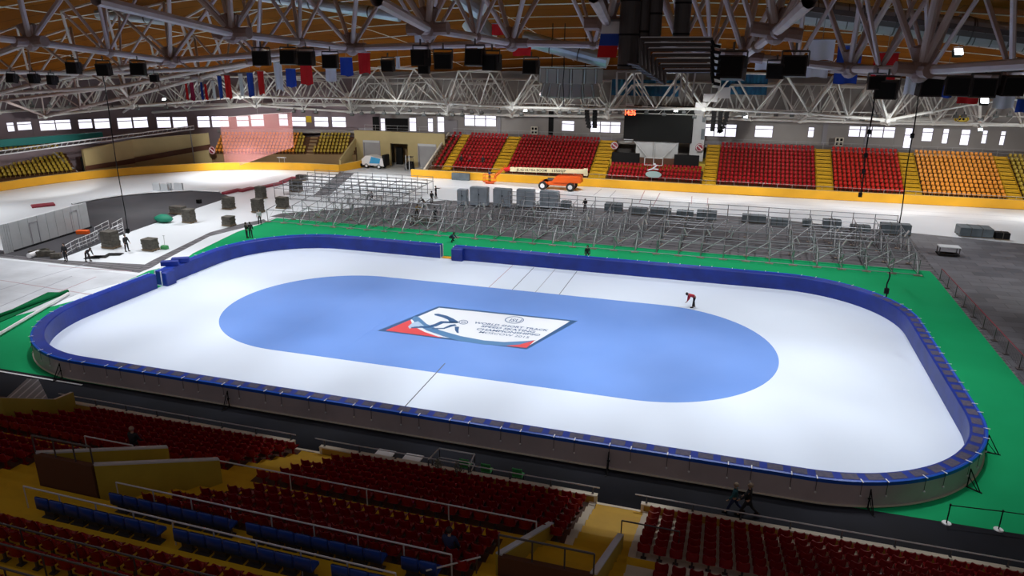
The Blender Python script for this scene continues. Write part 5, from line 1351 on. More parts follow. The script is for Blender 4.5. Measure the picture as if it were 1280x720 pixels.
person(83, 326, yaw_to(.3, -1), 'person in black standing by the white crowd barriers', 'stand', arm=(5, 8))
person(110, 326.5, yaw_to(1, -.1), 'person in black bending over a dark mat at left', 'bend', bend=60, arm=(10, 30))
person(159, 314, yaw_to(1, -.2), 'person in black standing between two board stacks', 'stand', arm=(20, 5))
person(309, 297.5, yaw_to(.4, 1), 'person in black standing behind the blue padding, left of two', 'stand', arm=(5, 50)); person(314, 297, yaw_to(-.4, 1), 'person in black standing behind the blue padding, right of two', 'stand', arm=(10, 8))
person(325, 280, yaw_to(.6, -1), 'person in pale shirt standing at the left end of the scaffold', 'stand', 'cloth_white', arm=(10, 40))
dz = 1.7
person(521, 258+14, yaw_to(1, -.3), 'person in yellow brown jacket striding on the scaffold', 'wide', 'cloth_yellow', z=0.02, arm=(70, 60), bend=15)
person(531, 262, yaw_to(-1, 0), 'person in black bending on the scaffold with arms out', 'bend', z=0.02, bend=40, arm=(40, 60))
person(540, 255, yaw_to(0, 1), 'person in black standing on the scaffold, left of the two upright workers', 'stand', arm=(15, 10)); person(545, 248, yaw_to(1, 0), 'person in black standing on the far ice pointing right', 'stand', arm=(85, 10))
person(544, 276, yaw_to(0, 1), 'person in black standing low among the scaffold braces', 'stand'); person(514, 281, yaw_to(1, -1), 'person in pale shirt crouching beside the tube pile', 'crouch', 'cloth_white', bend=35, arm=(30, 30))
person(563, 302, yaw_to(1, -.2), 'person in dark clothes crouching on green carpet behind the far gate', 'crouch', 'cloth_navy', bend=45, arm=(40, 50)); person(463, 249, yaw_to(1, -.5), 'person in pale jacket crouching near the grey mat ramp', 'crouch', 'cloth_white', bend=30, arm=(30, 40))
person(731, 265, yaw_to(-.3, 1), 'person in black standing at the rear rail of the scaffold centre', 'stand', arm=(40, 40)); person(734, 322, yaw_to(.2, -1), 'person in black kneeling on green carpet behind the far padding', 'crouch', bend=10, arm=(10, 10))
person(0, 0, 0, 'person in dark clothes riding in the boom lift basket', 'stand', 'cloth_navy', loc=(bk.x, bk.y, .36), arm=(50, 50))
for i, (px, col_, lab) in enumerate(((577, 'cloth_black', 'person in black seated in the far red seats, leftmost'), (588, 'cloth_red', 'person in dark red seated in the far red seats, second from left'), (604, 'cloth_black', 'person in black seated in the far red seats, rightmost'))):
    rw_ = 2; y = 62.75+FD*rw_; z = FZ0+FR*rw_; person(0, 0, PI, lab, 'sit', col_, loc=(GY(px, 205, y).x, y-.05, z), arm=(30, 30), bend=8)
person(0, 0, 0, 'person in blue jacket seated in the middle block of near red seats', 'sit', 'cloth_navy', 'cloth_black', loc=(8.95, -29.8-.15, zp(-29.8)+.0), arm=(20, 20), bend=5)
person(0, 0, 0, 'person in black seated in the left block of near red seats', 'sit', 'cloth_black', 'cloth_black', 'blond', loc=(-8.1, -25.6-.15, zp(-25.6)), arm=(20, 20), bend=5)

# ------------------------------------------------------------------ roof
def Zl(x, y):
    t = max(-12, y+18); dx = x-4
    return max(9.6, 20.95-.0187*t-.00098*t*t-.0012*dx*dx)
GXN, GYN = 46, 27
mb = MB(); gx = [-112+4.5*i for i in range(GXN)]; gy = [-30+4.2*j for j in range(GYN)]
def Zc(x, y): return Zl(x, y)+6.4
vs = [(x, y, Zc(x, y)) for y in gy for x in gx]+[(x, y, Zc(x, y)+.3) for y in gy for x in gx]
n0 = GXN*GYN; fs = [(j*GXN+i, (j+1)*GXN+i, (j+1)*GXN+i+1, j*GXN+i+1) for j in range(GYN-1) for i in range(GXN-1)]
mb.add(vs, fs+[tuple(n0+k for k in q[::-1]) for q in fs]); struct(mb.build('ceiling', M['wood'], None, True))
def inhall(x, y):
    if y > 71: return False
    if x < -62: return y < 66-(abs(x)-62)*.85
    return True
rt = thing('roof_truss', 'grey tubular ring truss with chunky nodes round the edge of the roof', 'truss')
chd, dia, upx, nod = [], [], [], []
def ringtruss(rows, rc, rd, ns, H=6.0, off_=3.4, skip=(), noch=()):
    """rows: chains of nodes; neighbouring rows are tied by cross chords, V struts rise from nodes and chord middles"""
    apex = []
    for ri, row in enumerate(rows):
        if ri in skip: continue
        for k in range(len(row)-1):
            a, b_ = row[k], row[k+1]; m_ = (a+b_)/2
            if ri not in noch: chd.append(T(a, b_, rc, 8))
            d = (b_-a); d.z = 0; n = Vector((-d.y, d.x, 0)).normalized()
            for sg in (-1, 1):
                A1 = a.lerp(b_, .26)+n*off_*sg+Vector((0, 0, H)); A3 = a.lerp(b_, .74)+n*off_*sg+Vector((0, 0, H))
                dia.append(T(a, A1, rd, 7)); dia.append(T(b_, A3, rd, 7))
                if ri not in noch: dia.append(T(m_, A1, rd*.78, 6)); dia.append(T(m_, A3, rd*.78, 6))
                upx.append(T(A1, A3, rd*.8, 5)); apex.append((sg, k, A1, A3))
            if ri not in noch: nod.append((tuple(m_), lambda mb, m_=m_, r_=rc: mb.ball(m_, r_*1.45, 7, 5)))
        for k in range(len(row)):
            q = row[k]; dn = (row[min(k+1, len(row)-1)]-row[max(0, k-1)]).normalized(); up_ = Vector((0, 0, 1)); sd = dn.cross(up_).normalized()
            def nd(mb, q=q, dn=dn, sd=sd, s_=ns):
                mb.ball(q, s_*.78, 10, 7, 0, (1, 1, 1.12)); mb.tube(q-dn*s_*1.7, q+dn*s_*1.7, s_*.5, 10); mb.tube(q-sd*s_*1.7, q+sd*s_*1.7, s_*.5, 10)
                for a_ in (-1, 1):
                    for b2 in (-1, 1): mb.tube(q, q+Vector((0, 0, s_*1.55))+dn*s_*.5*a_+sd*s_*.35*b2, s_*.34, 7)
            nod.append((tuple(q), nd))
    for ri in range(len(rows)-1):
        for k in range(min(len(rows[ri]), len(rows[ri+1]))): chd.append(T(rows[ri][k], rows[ri+1][k], rc*.95, 8))
V3 = lambda *a: Vector(a)
row0 = [V3(-22, -28, 21.2), V3(-4.9, -27, 21.4), V3(5.8, -27, 21.27), V3(12.5, -27, 21.3), V3(18.16, -27, 21.1), V3(28.5, -27, 20.0), V3(40, -27, 18.6)]
row1 = [GY(38, 52, -15), GY(290, 42, -15), GY(535, 36, -15), GY(760, 30, -15), GY(970, 40, -15), GY(1150, 88, -13), GY(1330, 70, -13)]
row2 = [GY(213, 76, -3), GY(440, 60, -3), GY(640, 54, -3), GY(850, 58, -3), GY(930, 70, -5), GY(1062, 86, -3), GY(1265, 96, -3)]
ringtruss([row0, row1, row2], .21, .15, .60, skip=(0,), noch=(1,))
for k in (0, 1, 2, 4, 5):   # V struts at the middle of the cross chords
    m_ = (row1[k]+row2[k])/2
    for dx in (-1, 1):
        for dy in (-1, 1): dia.append(T(m_, m_+Vector((2.4*dx, 2.8*dy, 6)), .11, 6))
    nod.append((tuple(m_), lambda mb, m_=m_: mb.ball(m_, .32, 8, 6)))
# the ring sweeps round the left end of the hall
l0 = [GY(38, 52, -15), GY(-60, 88, -10), GY(-160, 120, 0)]
l1 = [GY(213, 76, -3), GY(100, 92, 3), GY(-10, 118, 10), GY(-90, 140, 22)]
l2 = [GY(440, 60, -3), GY(322, 77, 2), GY(262, 86, 8), GY(150, 108, 17), GY(5, 126, 28)]
l3 = [GY(322, 77, 2), GY(250, 97, 12), GY(160, 121, 22), GY(56, 145, 40)]
for rw_ in (l1, l3): ringtruss([rw_], .2, .12, .5, 4.5, 2.2)
for rw_ in (l0, l2): ringtruss([rw_], .2, .12, .5, 4.5, 2.2, skip=(0,)); [chd.append(T(rw_[k], rw_[k+1], .2, 8)) for k in range(len(rw_)-1)]
for a, b_ in ((l0[1], l1[1]), (l1[1], l2[2]), (l1[2], l2[3]), (l2[3], l3[2]), (l2[4], l3[3]), (l1[3], l2[4])): chd.append(T(a, b_, .18, 8))
# far side rows
f1 = [GY(a, b_, Y) for a, b_, Y in ((56, 145, 40), (165, 133, 50), (300, 121, 57), (435, 123, 60), (560, 129, 60), (640, 134, 60), (760, 136, 60), (880, 136, 60), (1012, 142, 60), (1110, 150, 60), (1225, 128, 58), (1330, 118, 58))]
f2 = [GY(a, b_, Y) for a, b_, Y in ((40, 150, 52), (150, 143, 58), (320, 132, 64), (440, 140, 70), (560, 142, 70), (640, 144, 70), (760, 146, 70), (880, 148, 70), (1000, 151, 70), (1110, 154, 70), (1225, 156, 70), (1330, 158, 70))]
cd0, dd0, uu0, nn0 = len(chd), len(dia), len(upx), len(nod)
ringtruss([f1, f2], .19, .13, .55, 5.0, 2.4)
fch, fdi, fup, fno = chd[cd0:], dia[dd0:], upx[uu0:], nod[nn0:]; del chd[cd0:], dia[dd0:], upx[uu0:], nod[nn0:]
parts100(rt, 'lower_chord', M['truss'], chd); parts100(rt, 'diagonal', M['truss'], dia); parts100(rt, 'upper_chord', M['truss'], upx); parts100(rt, 'node', M['node'], nod)
rt2 = thing('far_roof_truss', 'pale double row of ring truss in front of the far wall', 'truss')
parts100(rt2, 'lower_chord', M['truss_far'], fch); parts100(rt2, 'diagonal', M['truss_far'], fdi); parts100(rt2, 'upper_chord', M['truss_far'], fup); parts100(rt2, 'node', M['truss_far'], fno)
# thin purlins and bracing rods under the timber
pr = thing('roof_purlins', 'thin pale purlins and tie rods under the brown timber ceiling', 'purlins'); el = []
for j in range(13):
    y = -20+7.4*j
    xs = [x for x in [-95+9*k for k in range(19)] if inhall(x, y+1) and inhall(x+9, y+1)]
    for x in xs: el.append(T((x, y, Zc(x, y)-.75), (x+9, y, Zc(x+9, y)-.75), .05, 4))
for i in range(0, 16, 2):
    x = -80+9*i
    for j in range(12):
        y = -18+7.5*j
        if inhall(x, y+8): el.append(T((x, y, Zc(x, y)-.8), (x, y+7.5, Zc(x, y+7.5)-.8), .04, 4))
parts100(pr, 'purlin', M['truss_far'], el)
# perimeter truss in front of the far wall
pt = thing('perimeter_truss', 'pale lattice perimeter truss running above the far windows', 'truss'); ch, di, nd_ = [], [], []
for (i0, i1) in ((1, 10),):
    pl = [Vector(q) for q in WL]
    seg = []
    for i in range(i0, i1):
        a, b_ = pl[i], pl[i+1]; d = (b_-a).normalized(); n = Vector((d.y, -d.x))
        k = max(1, round((b_-a).length/4.3))
        for t in range(k): seg.append((a+(b_-a)*t/k+n*3.2, n))
    for i in range(len(seg)-1):
        (a, n), (b_, n2) = seg[i], seg[i+1]; zl = 10.0+.25*math.sin(i*.9); 
        for off_ in (0, -2.2):
            a1, b1_ = a+n*off_, b_+n2*off_; mid = (a1+b1_)/2
            ch.append(T((a1.x, a1.y, 10.1), (b1_.x, b1_.y, 10.1), .17, 6)); ch.append(T((a1.x, a1.y, 14.9), (b1_.x, b1_.y, 14.9), .13, 5))
            di.append(T((a1.x, a1.y, 10.1), (mid.x, mid.y, 14.9), .12, 5)); di.append(T((b1_.x, b1_.y, 10.1), (mid.x, mid.y, 14.9), .12, 5))
            if off_ == 0: di.append(T((a1.x, a1.y, 10.1), ((a-n*2.2).x, (a-n*2.2).y, 14.9), .09, 4)); di.append(T((a1.x+1.2, a1.y, 10.1), (mid.x+1.0, mid.y, 14.9), .07, 4))
        ch.append(T((a.x, a.y, 10.1), ((a-n*2.2).x, (a-n*2.2).y, 10.1), .07, 4))
        if i % 2 == 0: nd_.append(((a.x, a.y, 10), lambda mb, a=a: mb.ball((a.x, a.y, 10.1), .42, 8, 5)))
parts100(pt, 'chord', M['truss_far'], ch); parts100(pt, 'diagonal', M['truss_far'], di); parts100(pt, 'node', M['truss_far'], nd_)
# catwalk grid below the perimeter truss, carries small floodlights
cw = thing('lighting_catwalk', 'thin pale lighting catwalk rails hung under the far truss', 'catwalk'); el = []
for y, z in ((66, 10.6), (67.2, 10.6), (66.6, 11.6)):
    for i in range(22): x = -62+6*i; el.append(T((x, y, z), (x+6, y, z), .06, 5))
for i in range(66): x = -61+2*i; el.append(T((x, 66, 10.6), (x+1, 66.6, 11.6), .03, 4)); el.append(T((x, 66, 10.6), (x, 67.2, 10.6), .03, 4))
for i in range(22): x = -60+6*i; el.append(T((x, 66.6, 11.6), (x, 66.6, Zl(x, 66.6)+.5), .04, 4))
parts100(cw, 'tube', M['truss_far'], el)

# ducts
def duct(px1, py1, px2, py2, Y, r_, lab, m='duct', rings=True, Y2=None):
    a, b_ = GY(px1, py1, Y), GY(px2, py2, Y2 or Y); r = thing('air_duct', lab, 'duct')
    mb = MB(); mb.tube(a, b_, r_, 16); mb.build('duct', M[m], r, False)
    if rings:
        n = int((b_-a).length/2.6); d = (b_-a).normalized()
        for i in range(1, n): q = a+(b_-a)*i/n; mb = MB(); mb.tube(q-d*.06, q+d*.06, r_*1.05, 16); mb.build('joint_ring', M['darkrail'], r)
duct(-30, 8, 102, 17, 20, .55, 'silver round duct across the upper left corner'); duct(122, 17, 215, 26, 12, .47, 'silver round duct right of the upper left node')
duct(-20, 69, 95, 76, 35, .55, 'silver round duct behind the left floodlights'); duct(318, -6, 500, 20, 10, .46, 'silver round duct at the upper edge left of centre')
duct(556, -20, 603, 14, 5, .7, 'wide short silver duct ending at the upper edge', 'duct', False); duct(655, 48, 760, 76, 30, .8, 'pale duct above the speaker cluster', 'duct')
duct(985, 12, 1310, 52, 22, 1.05, 'large beige segmented duct across the upper right', 'ductbeige'); duct(1195, 30, 1310, 62, 27, .9, 'beige duct behind the upper right struts', 'ductbeige')
duct(590, 24, 610, 52, 28, 1.3, 'crumpled silver duct piece left of the centre', 'duct', False)
for i, (px, wpx, bot, lab) in enumerate(((784, 23, 86, 'dark vertical duct, first from left in the centre'), (800, 15, 82, 'dark vertical duct, second in the centre'), (815, 19, 60, 'dark vertical duct, third in the centre'), (851, 19, 47, 'dark vertical duct standing apart right of the centre ducts'))):
    Y = -17+i*.35; t = GY(px, -110, Y); bq = GY(px, bot, Y); r_ = wpx/907*32.5/2
    r = thing('vertical_duct', lab, 'duct', (bq.x, Y, bq.z), 0, 'dark vertical ducts'); mb = MB(); mb.tube((0, 0, 0), (0, 0, t.z-bq.z), r_, 20); mb.build('duct', M['ductdark'], r)
    for z in (.1, 1.3, 2.6, 3.9): mb = MB(); mb.tube((0, 0, z), (0, 0, z+.08), r_*1.03, 20); mb.build('joint_ring', M['dark'], r)
for i in range(7):
    Y = -18.6+i*.1; xl, yt = 801+5.0*i, 49+6.6*i; pts = [GY(889, yt, Y), GY(xl, yt, Y), GY(xl, 82+3.6*i, Y), GY(xl-15+1*i, 79+3.8*i, Y+.6)]
    r = thing('bent_pipe', f'dark bent pipe with pale edge, {od(i+1)} from the top of the nested set', 'pipe', (0, 0, 0), 0, 'nested bent pipes')
    mb = MB(); mb.path(pts[:3], .075, 8); mb.path(pts[2:], .06, 6)
    for q in pts: mb.ball(q, .075, 8, 5)
    mb.build('pipe', M['ductdark'], r)
    mb = MB(); u_ = Vector((0, -.05, .075)); mb.path([pts[0]+u_, pts[1]+u_], .022, 5); mb.path([pts[1]+u_, pts[2]+Vector((.06, -.05, 0))], .013, 4); mb.build('pale_edge', M['steel2'], r)
    mb = MB(); q = pts[0]; mb.path([q, q+Vector((.12, 0, -.22-.04*i)), q+Vector((.38, 0, -.27-.04*i))], .06, 7); mb.build('elbow', M['dark'], r)
for i, px in enumerate((771, 783, 793, 803, 846, 853, 860, 869)):
    Y = -16.5; q0 = GY(px, (90 if i < 4 else 91), Y); q1 = GY(px-(0 if i < 4 else 4), 121, Y); r_ = .045
    mb = MB(); mb.tube(q0, q1, r_, 6); 
    if i < 4: mb.tube(q0, q0+Vector((.45, 0, .03)), r_*.8, 6)
    else: mb.tube(q0, q0+Vector((0, .5, .15)), .035, 5)
    tag(mb.build('hanging_tube', M['steel2']), f'pale vertical tube under the nested pipes, {od(i+1)} from left', 'tube', 'pale tubes under the nested pipes')
for (a, b_, c, d, lab) in ((765, 850, 99, 121, 'blue backdrop cloth behind the hanging tubes'), (899, 958, 90, 119, 'blue backdrop cloth right of the nested pipes')):
    q0, q1 = GY(a, c, 72.5), GY(b_, d, 72.5); mb = MB(); n = 24
    for i in range(n):
        x0 = q0.x+(q1.x-q0.x)*i/n; x1 = q0.x+(q1.x-q0.x)*(i+1)/n; y0, y1 = 72.5+.18*(i % 2), 72.5+.18*((i+1) % 2)
        mb.add([(x0, y0, q1.z), (x1, y1, q1.z), (x1, y1, q0.z), (x0, y0, q0.z), (x0, y0+.04, q1.z), (x1, y1+.04, q1.z), (x1, y1+.04, q0.z), (x0, y0+.04, q0.z)], [(0, 1, 2, 3), (7, 6, 5, 4)])
    tag(mb.build('blue_backdrop', M['bluewall']), lab, 'backdrop')
# white equipment boxes near the pipes
for i, (px, py, w_, h_) in enumerate(((888, 122, 16, 9), (905, 116, 14, 12), (876, 131, 12, 6), (896, 104, 9, 10), (893, 61, 14, 12), (893, 76, 15, 10))):
    Y = 60 if i < 4 else 26; q = GY(px, py, Y); s_ = (Y+48)*1.02/907; mb = MB(); mb.bbox((0, 0, 0), (w_*s_, .6, h_*s_), .05)
    tag(mb.build('white_box', M['white'], None, False, q), ['bright white box under the pipes, low left', 'bright white box under the pipes, low right', 'small white box above scoreboard corner', 'white box beside the pipe elbows', 'white banner box right of nested pipes, upper', 'white banner box right of nested pipes, lower'][i], 'box')

# speaker cluster
q = GY(710, 104, 30); r = thing('speaker_cluster', 'curved two tier cluster of grey loudspeakers hanging at centre', 'loudspeaker', q)
RD = 3.3
for k, (z, tl, hh) in enumerate(((.75, 0, 1.45), (-.78, .28, 1.4))):
    for i in range(7):
        a = math.radians(-66+22*i); rr_ = RD-(.35 if k else 0); mb = MB()
        x, y = rr_*math.sin(a), -rr_*math.cos(a)+RD*.55
        tm = Matrix.Rotation(a, 3, 'Z') @ Matrix.Rotation(-tl, 3, 'X')
        mb.box((x, y, z), (1.04 if not k else .92, .75, hh), 0, 0, tm); mb.build('loudspeaker', mat('grille_grey', (.19, .165, .16), .7) if 'grille' not in M else M['grille'], r) if 'grille' in M else None
        if 'grille' not in M:
            M['grille'] = mat('grille_grey', (.34, .29, .28), .7, bump=.3, bscale=30); mb.build('loudspeaker', M['grille'], r)
        if i < 6:
            a2 = a+math.radians(11); x, y = (rr_+.36)*math.sin(a2), -(rr_+.36)*math.cos(a2)+RD*.55; mb = MB(); mb.box((x, y, z), (.13, .1, hh*1.02), 0, 0, Matrix.Rotation(a2, 3, 'Z') @ Matrix.Rotation(-tl, 3, 'X')); mb.build('bracket', M['steel2'], r)
mb = MB(); pts = [((RD+.5)*math.sin(math.radians(t)), -(RD+.5)*math.cos(math.radians(t))+RD*.55, 1.62) for t in range(-80, 81, 8)]; mb.path(pts, .07, 6); mb.build('top_ring', M['steel2'], r)
mb = MB(); mb.tube((-.5, 0, 1.5), (-.5, 0, 6), .05, 6); mb.tube((1.8, 0, 1.5), (1.8, 0, 6), .05, 6); mb.tube((-1.8, 0, 1.5), (-1.8, 0, 6), .05, 6); mb.build('hanger', M['dark'], r)
# line arrays
def larray(px, py0, py1, Y, lab, tilt):
    t, b_ = GY(px, py0, Y), GY(px, py1, Y); r = thing('line_array', lab, 'loudspeaker', t, 0, 'black line array speakers'); n = 6; H = (t.z-b_.z)/n
    for i in range(n):
        mb = MB(); mb.box((tilt*(i/n)**2, -.1-.1*(i/n)**2, -H*(i+.5)), (.62, .6, H*.93), 0, 0, Matrix.Rotation(tilt*.12*i, 3, 'Y')); mb.build('cabinet', M['dark'], r)
    mb = MB(); mb.tube((0, 0, 0), (0, 0, 3), .03, 5); mb.build('chain', M['darkrail'], r)
larray(734, 136, 160, 62, 'black line array left of the scoreboard, left one', .6); larray(744, 136, 160, 62, 'black line array left of the scoreboard, right one', .1)
larray(893, 139, 164, 62, 'black line array right of the scoreboard, left one', -.05); larray(901, 139, 166, 62, 'black line array right of the scoreboard, middle one', .1); larray(909, 139, 166, 62, 'black line array right of the scoreboard, right one', -.9)

# floodlights on the near truss
def lampthing(px, py, s_, Y, lab, lit=False, tilt=.5, turn=0, grp='black floodlights on the near truss'):
    q = GY(px, py, Y); r = thing('floodlight', lab, 'floodlight', q, turn, grp); k = s_
    tm = Matrix.Rotation(tilt, 3, 'X')
    mb = MB(); mb.box((0, 0, 0), (k, k*.5, k*.86), 0, 0, tm); mb.box(tuple(tm @ Vector((0, .32*k, .05*k))), (k*.7, k*.25, k*.55), 0, 0, tm); mb.build('housing', M['housing'], r)
    mb = MB(); mb.box(tuple(tm @ Vector((0, -.27*k, 0))), (k*.86, k*.05, k*.72), 0, 0, tm); mb.build('lens', M['lamp'] if lit else M['dark'], r)
    mb = MB(); 
    for sx_ in (-1, 1): mb.tube((sx_*k*.54, 0, 0), (sx_*k*.54, 0, k*.62), k*.035, 5)
    mb.tube((-k*.54, 0, k*.62), (k*.54, 0, k*.62), k*.045, 5); mb.tube((0, 0, k*.62), (0, 0, k*.95), k*.05, 5); mb.build('bracket', M['darkrail'], r)
    return r
fl = [(92, 85, .85), (130, 87, .85), (173, 87, .85), (15, 98, .7), (42, 98, .7), (65, 100, .7), (193, 98, .5), (327, 73, .95), (361, 72, .9), (383, 73, .9), (413, 77, .85), (485, 82, .7), (526, 72, 1.0), (530, 86, .6), (554, 76, .95), (594, 72, 1.0), (615, 78, .95),
      (664, 84, .8), (915, 85, 1.25), (970, 89, .8), (993, 83, 1.1), (1108, 112, .95), (1095, 104, .7), (1162, 108, .98), (1197, 107, .98), (1229, 110, .98), (1264, 107, .98)]
used = set()
for i, (px, py, s_) in enumerate(fl):
    side = 'left' if px < 300 else 'centre left' if px < 700 else 'right'
    S2 = [t for t in fl if (('left' if t[0] < 300 else 'centre left' if t[0] < 700 else 'right') == side)]; S2.sort(); k = S2.index((px, py, s_))+1
    lampthing(px, py, s_*1.02, -10, f'black floodlight on the near truss, {side} group, {od(k)} from left', False, rnd.uniform(-.25, .15), rnd.uniform(-.35, .35))
far = [40, 62, 86, 108, 140, 172, 208, 348, 367, 379, 395, 440, 452, 466, 480, 497, 512, 530, 548, 566, 578, 590, 602, 624, 652, 665, 680, 700, 712, 724, 752, 762, 775, 808, 830, 855, 868, 930, 948, 970, 990, 1008, 1026, 1060, 1078, 1095, 1130, 1142, 1158, 1195, 1205, 1226, 1245, 1262]
farm = {}
def farlamp(px, py, lit, i, Y=65.7):
    q = GY(px, py, Y); k = .62; key = lit
    o = thing('small_floodlight', f'small {"lit" if lit else "unlit"} floodlight on the far lighting catwalk, {od(i+1)} from left', 'floodlight', q, 0, 'small floodlights on the far catwalk')
    if key not in farm:
        mb = MB(); tm = Matrix.Rotation(-.6, 3, 'X'); mb.box((0, 0, 0), (k, k*.55, k*.6), 0, 0, tm); mb.box((0, .1, .35), (.12, .12, .5)); me1 = mb.mesh('housing', [mat('grey_green_housing', (.12, .15, .15), .5)])
        mb = MB(); mb.box(tuple(tm @ Vector((0, -.19, 0))), (k*.85, .04, k*.5), 0, 0, tm); me2 = mb.mesh('lens', [M['lamp'] if lit else M['lens']]); farm[key] = (me1, me2)
    for nm, me in zip(('housing', 'lens'), farm[key]): c = bpy.data.objects.new(nm, me); COL.objects.link(c); c.parent = o
litpx = {206, 245, 657, 727, 845, 932, 1230}
allf = sorted([(p, 0) for p in far]+[(206, 1), (245, 1), (657, 1), (727, 1), (845, 1), (932, 1), (1225, 1)])
for i, (px, lit) in enumerate(allf):
    py = {206: 125, 245: 127, 657: 139, 727: 136, 845: 139, 932: 147, 1225: 163}.get(px) if lit else 137+px*.008+(-3 if px < 220 else 0)+rnd.uniform(-3, 3)
    farlamp(px, py, bool(lit), i, 38 if px < 100 else 48 if px < 215 else 65.7)
lampthing(1197, 66, .5, 0, 'bright lit lamp among the struts at upper right', True, -.5, .2, None); lampthing(1230, 127, .7, 30, 'lit floodlight below the black floodlights at right', True, -.6, 0, None)

# banners
def banner(px0, py0, px1, py1, Y, m, lab, skew=0, wav=.12):
    a, b_ = GY(px0, py0, Y), GY(px1, py1, Y); W, H = b_.x-a.x, a.z-b_.z; r = thing('cloth_banner', lab, 'banner', (a.x, Y, a.z), 0, 'white blue and red cloth banners')
    mb = MB(); n, k = 8, 6; vs = []
    for j in range(k+1):
        for i in range(n+1):
            vs.append((W*i/n+skew*j/k, wav*math.sin(i*1.3+px0)*(.3+.7*j/k), -H*j/k-.04*H*math.sin(i*.8+px0)*(j/k)))
    fs = [(j*(n+1)+i, (j+1)*(n+1)+i, (j+1)*(n+1)+i+1, j*(n+1)+i+1) for j in range(k) for i in range(n)]; L = len(vs)
    mb.add(vs+[(x, y+.02, z) for x, y, z in vs], fs+[tuple(L+t for t in q_[::-1]) for q_ in fs]); mb.build('cloth', M[m], r, True)
    mb = MB(); mb.tube((-.05, 0, .03), (W+.05, 0, .03), .035, 5); mb.tube((W/2, 0, .03), (W/2, 0, 1.2), .015, 4); mb.build('hanging_rod', M['steel'], r)
bn = [(231, 103, 236, 125, 'fred', 40), (237, 103, 244, 126, 'fcrim', 40), (245, 102, 250, 125, 'fwhite', 40), (250, 102, 255, 125, 'fblue', 40), (255, 105, 260, 125, 'fred', 40),
      (264, 101, 271, 125, 'fwhite', 30), (271, 95, 280, 124, 'fblue', 30), (280, 94, 290, 123, 'fred', 30), (297, 92, 306, 121, 'fwhite', 22), (308, 91, 319, 121, 'fblue', 22), (321, 89, 332, 118, 'fred', 22),
      (341, 78, 355, 113, 'fwhite', 14), (357, 86, 371, 109, 'fblue', 14), (375, 80, 391, 106, 'fred', 14), (407, 86, 421, 102, 'fwhite', 8), (425, 72, 441, 95, 'fblue', 8), (447, 66, 464, 92, 'fred', 8), (518, 43, 531, 60, 'fwhite', 8), (495, 71, 500, 86, 'fwhite', 20), (615, 30, 634, 44, 'fred', 10), (641, 55, 664, 70, 'fred', 16),
      (1012, 50, 1041, 76, 'fwhite', 2), (1007, 77, 1034, 97, 'fwhite', 2), (1048, 57, 1076, 80, 'fblue', 2), (1043, 88, 1070, 105, 'fblue', 2), (1094, 66, 1121, 84, 'fred', 2), (1089, 93, 1117, 108, 'fred', 2),
      (1133, 95, 1144, 118, 'fwhite', 6), (1172, 96, 1190, 122, 'fblue', 6), (1197, 121, 1222, 130, 'fred', 10), (1243, 116, 1266, 136, 'fwhite', 10), (1272, 124, 1290, 141, 'fblue', 10), (893, 82, 905, 97, 'fwhite', 20), (945, 72, 978, 88, 'fwhite', 14)]
cn = {'fred': 'red', 'fcrim': 'crimson', 'fwhite': 'white', 'fblue': 'blue'}; cc = {}
for (a, b_, c, d, m, Y) in bn:
    side = 'upper left' if a < 500 else 'centre' if a < 960 else 'upper right'; key = (side, m); cc[key] = cc.get(key, 0)+1
    banner(a, b_, c, d, Y, m, f'{cn[m]} hanging cloth banner, {side}, {od(cc[key])} {cn[m]} one from left')
# large tricolour flag
a, b_ = GY(753, 27, -17), GY(775, 72, -17); W, H = b_.x-a.x, a.z-b_.z
r = thing('tricolour_flag', 'large white, blue and red flag hanging left of the dark ducts', 'flag', (a.x, -17, a.z))
for k, m in enumerate(('fwhite', 'fblue', 'fred')):
    mb = MB(); vs = []; n = 6
    for j in (0, 1, 2):
        t = (k+j/2)/3
        for i in range(n+1): vs.append((W*i/n-.35*t*W*.6, .04*math.sin(i*1.1+t*3), -H*t))
    fs = [(j*(n+1)+i, (j+1)*(n+1)+i, (j+1)*(n+1)+i+1, j*(n+1)+i+1) for j in range(2) for i in range(n)]; L = len(vs)
    mb.add(vs+[(x, y+.015, z) for x, y, z in vs], fs+[tuple(L+t for t in q_[::-1]) for q_ in fs]); mb.build({'fwhite': 'white_stripe', 'fblue': 'blue_stripe', 'fred': 'red_stripe'}[m], M[m], r, True)
mb = MB(); mb.tube((-.1, 0, .05), (W+.1, 0, .05), .05, 6); mb.build('hanging_rod', M['steel'], r)
# hanging cables and chains
def cable(p0, p1, Y0, Y1, lab, r_=.035, knobs=()):
    a, b_ = GY(*p0, Y0), GY(*p1, Y1); r = thing('hanging_cable', lab, 'cable'); mb = MB(); pts = []
    for i in range(13): t = i/12; pts.append(a+(b_-a)*t+Vector((.05*math.sin(t*9), 0, 0)))
    mb.path(pts, r_, 5); mb.build('cable', M['dark'], r)
    for t in knobs: q = a+(b_-a)*t; mb = MB(); mb.bbox(tuple(q), (.3, .25, .4), .04); mb.build('hook_block', M['dark'], r)
cable((128, 92), (160, 292), 0, 2, 'thin black cable hanging at upper left down to the white floor', .04, (.98,))
cable((1094, 112), (1075, 246), 20, 21, 'black chain hoist with hook in front of the bright red block', .06, (.38, .6, .75, .98)); cable((1148, 118), (1124, 279), 20, 23, 'black cable hanging in front of the orange block', .05, (.3,))
cable((1112, 340), (1107, 371), 5, 5.5, 'short black chain hanging in front of the far bend of the padding', .05, (.75,)); cable((705, 70), (704, 132), 24, 24, 'thin black cable beside the speaker cluster', .04)

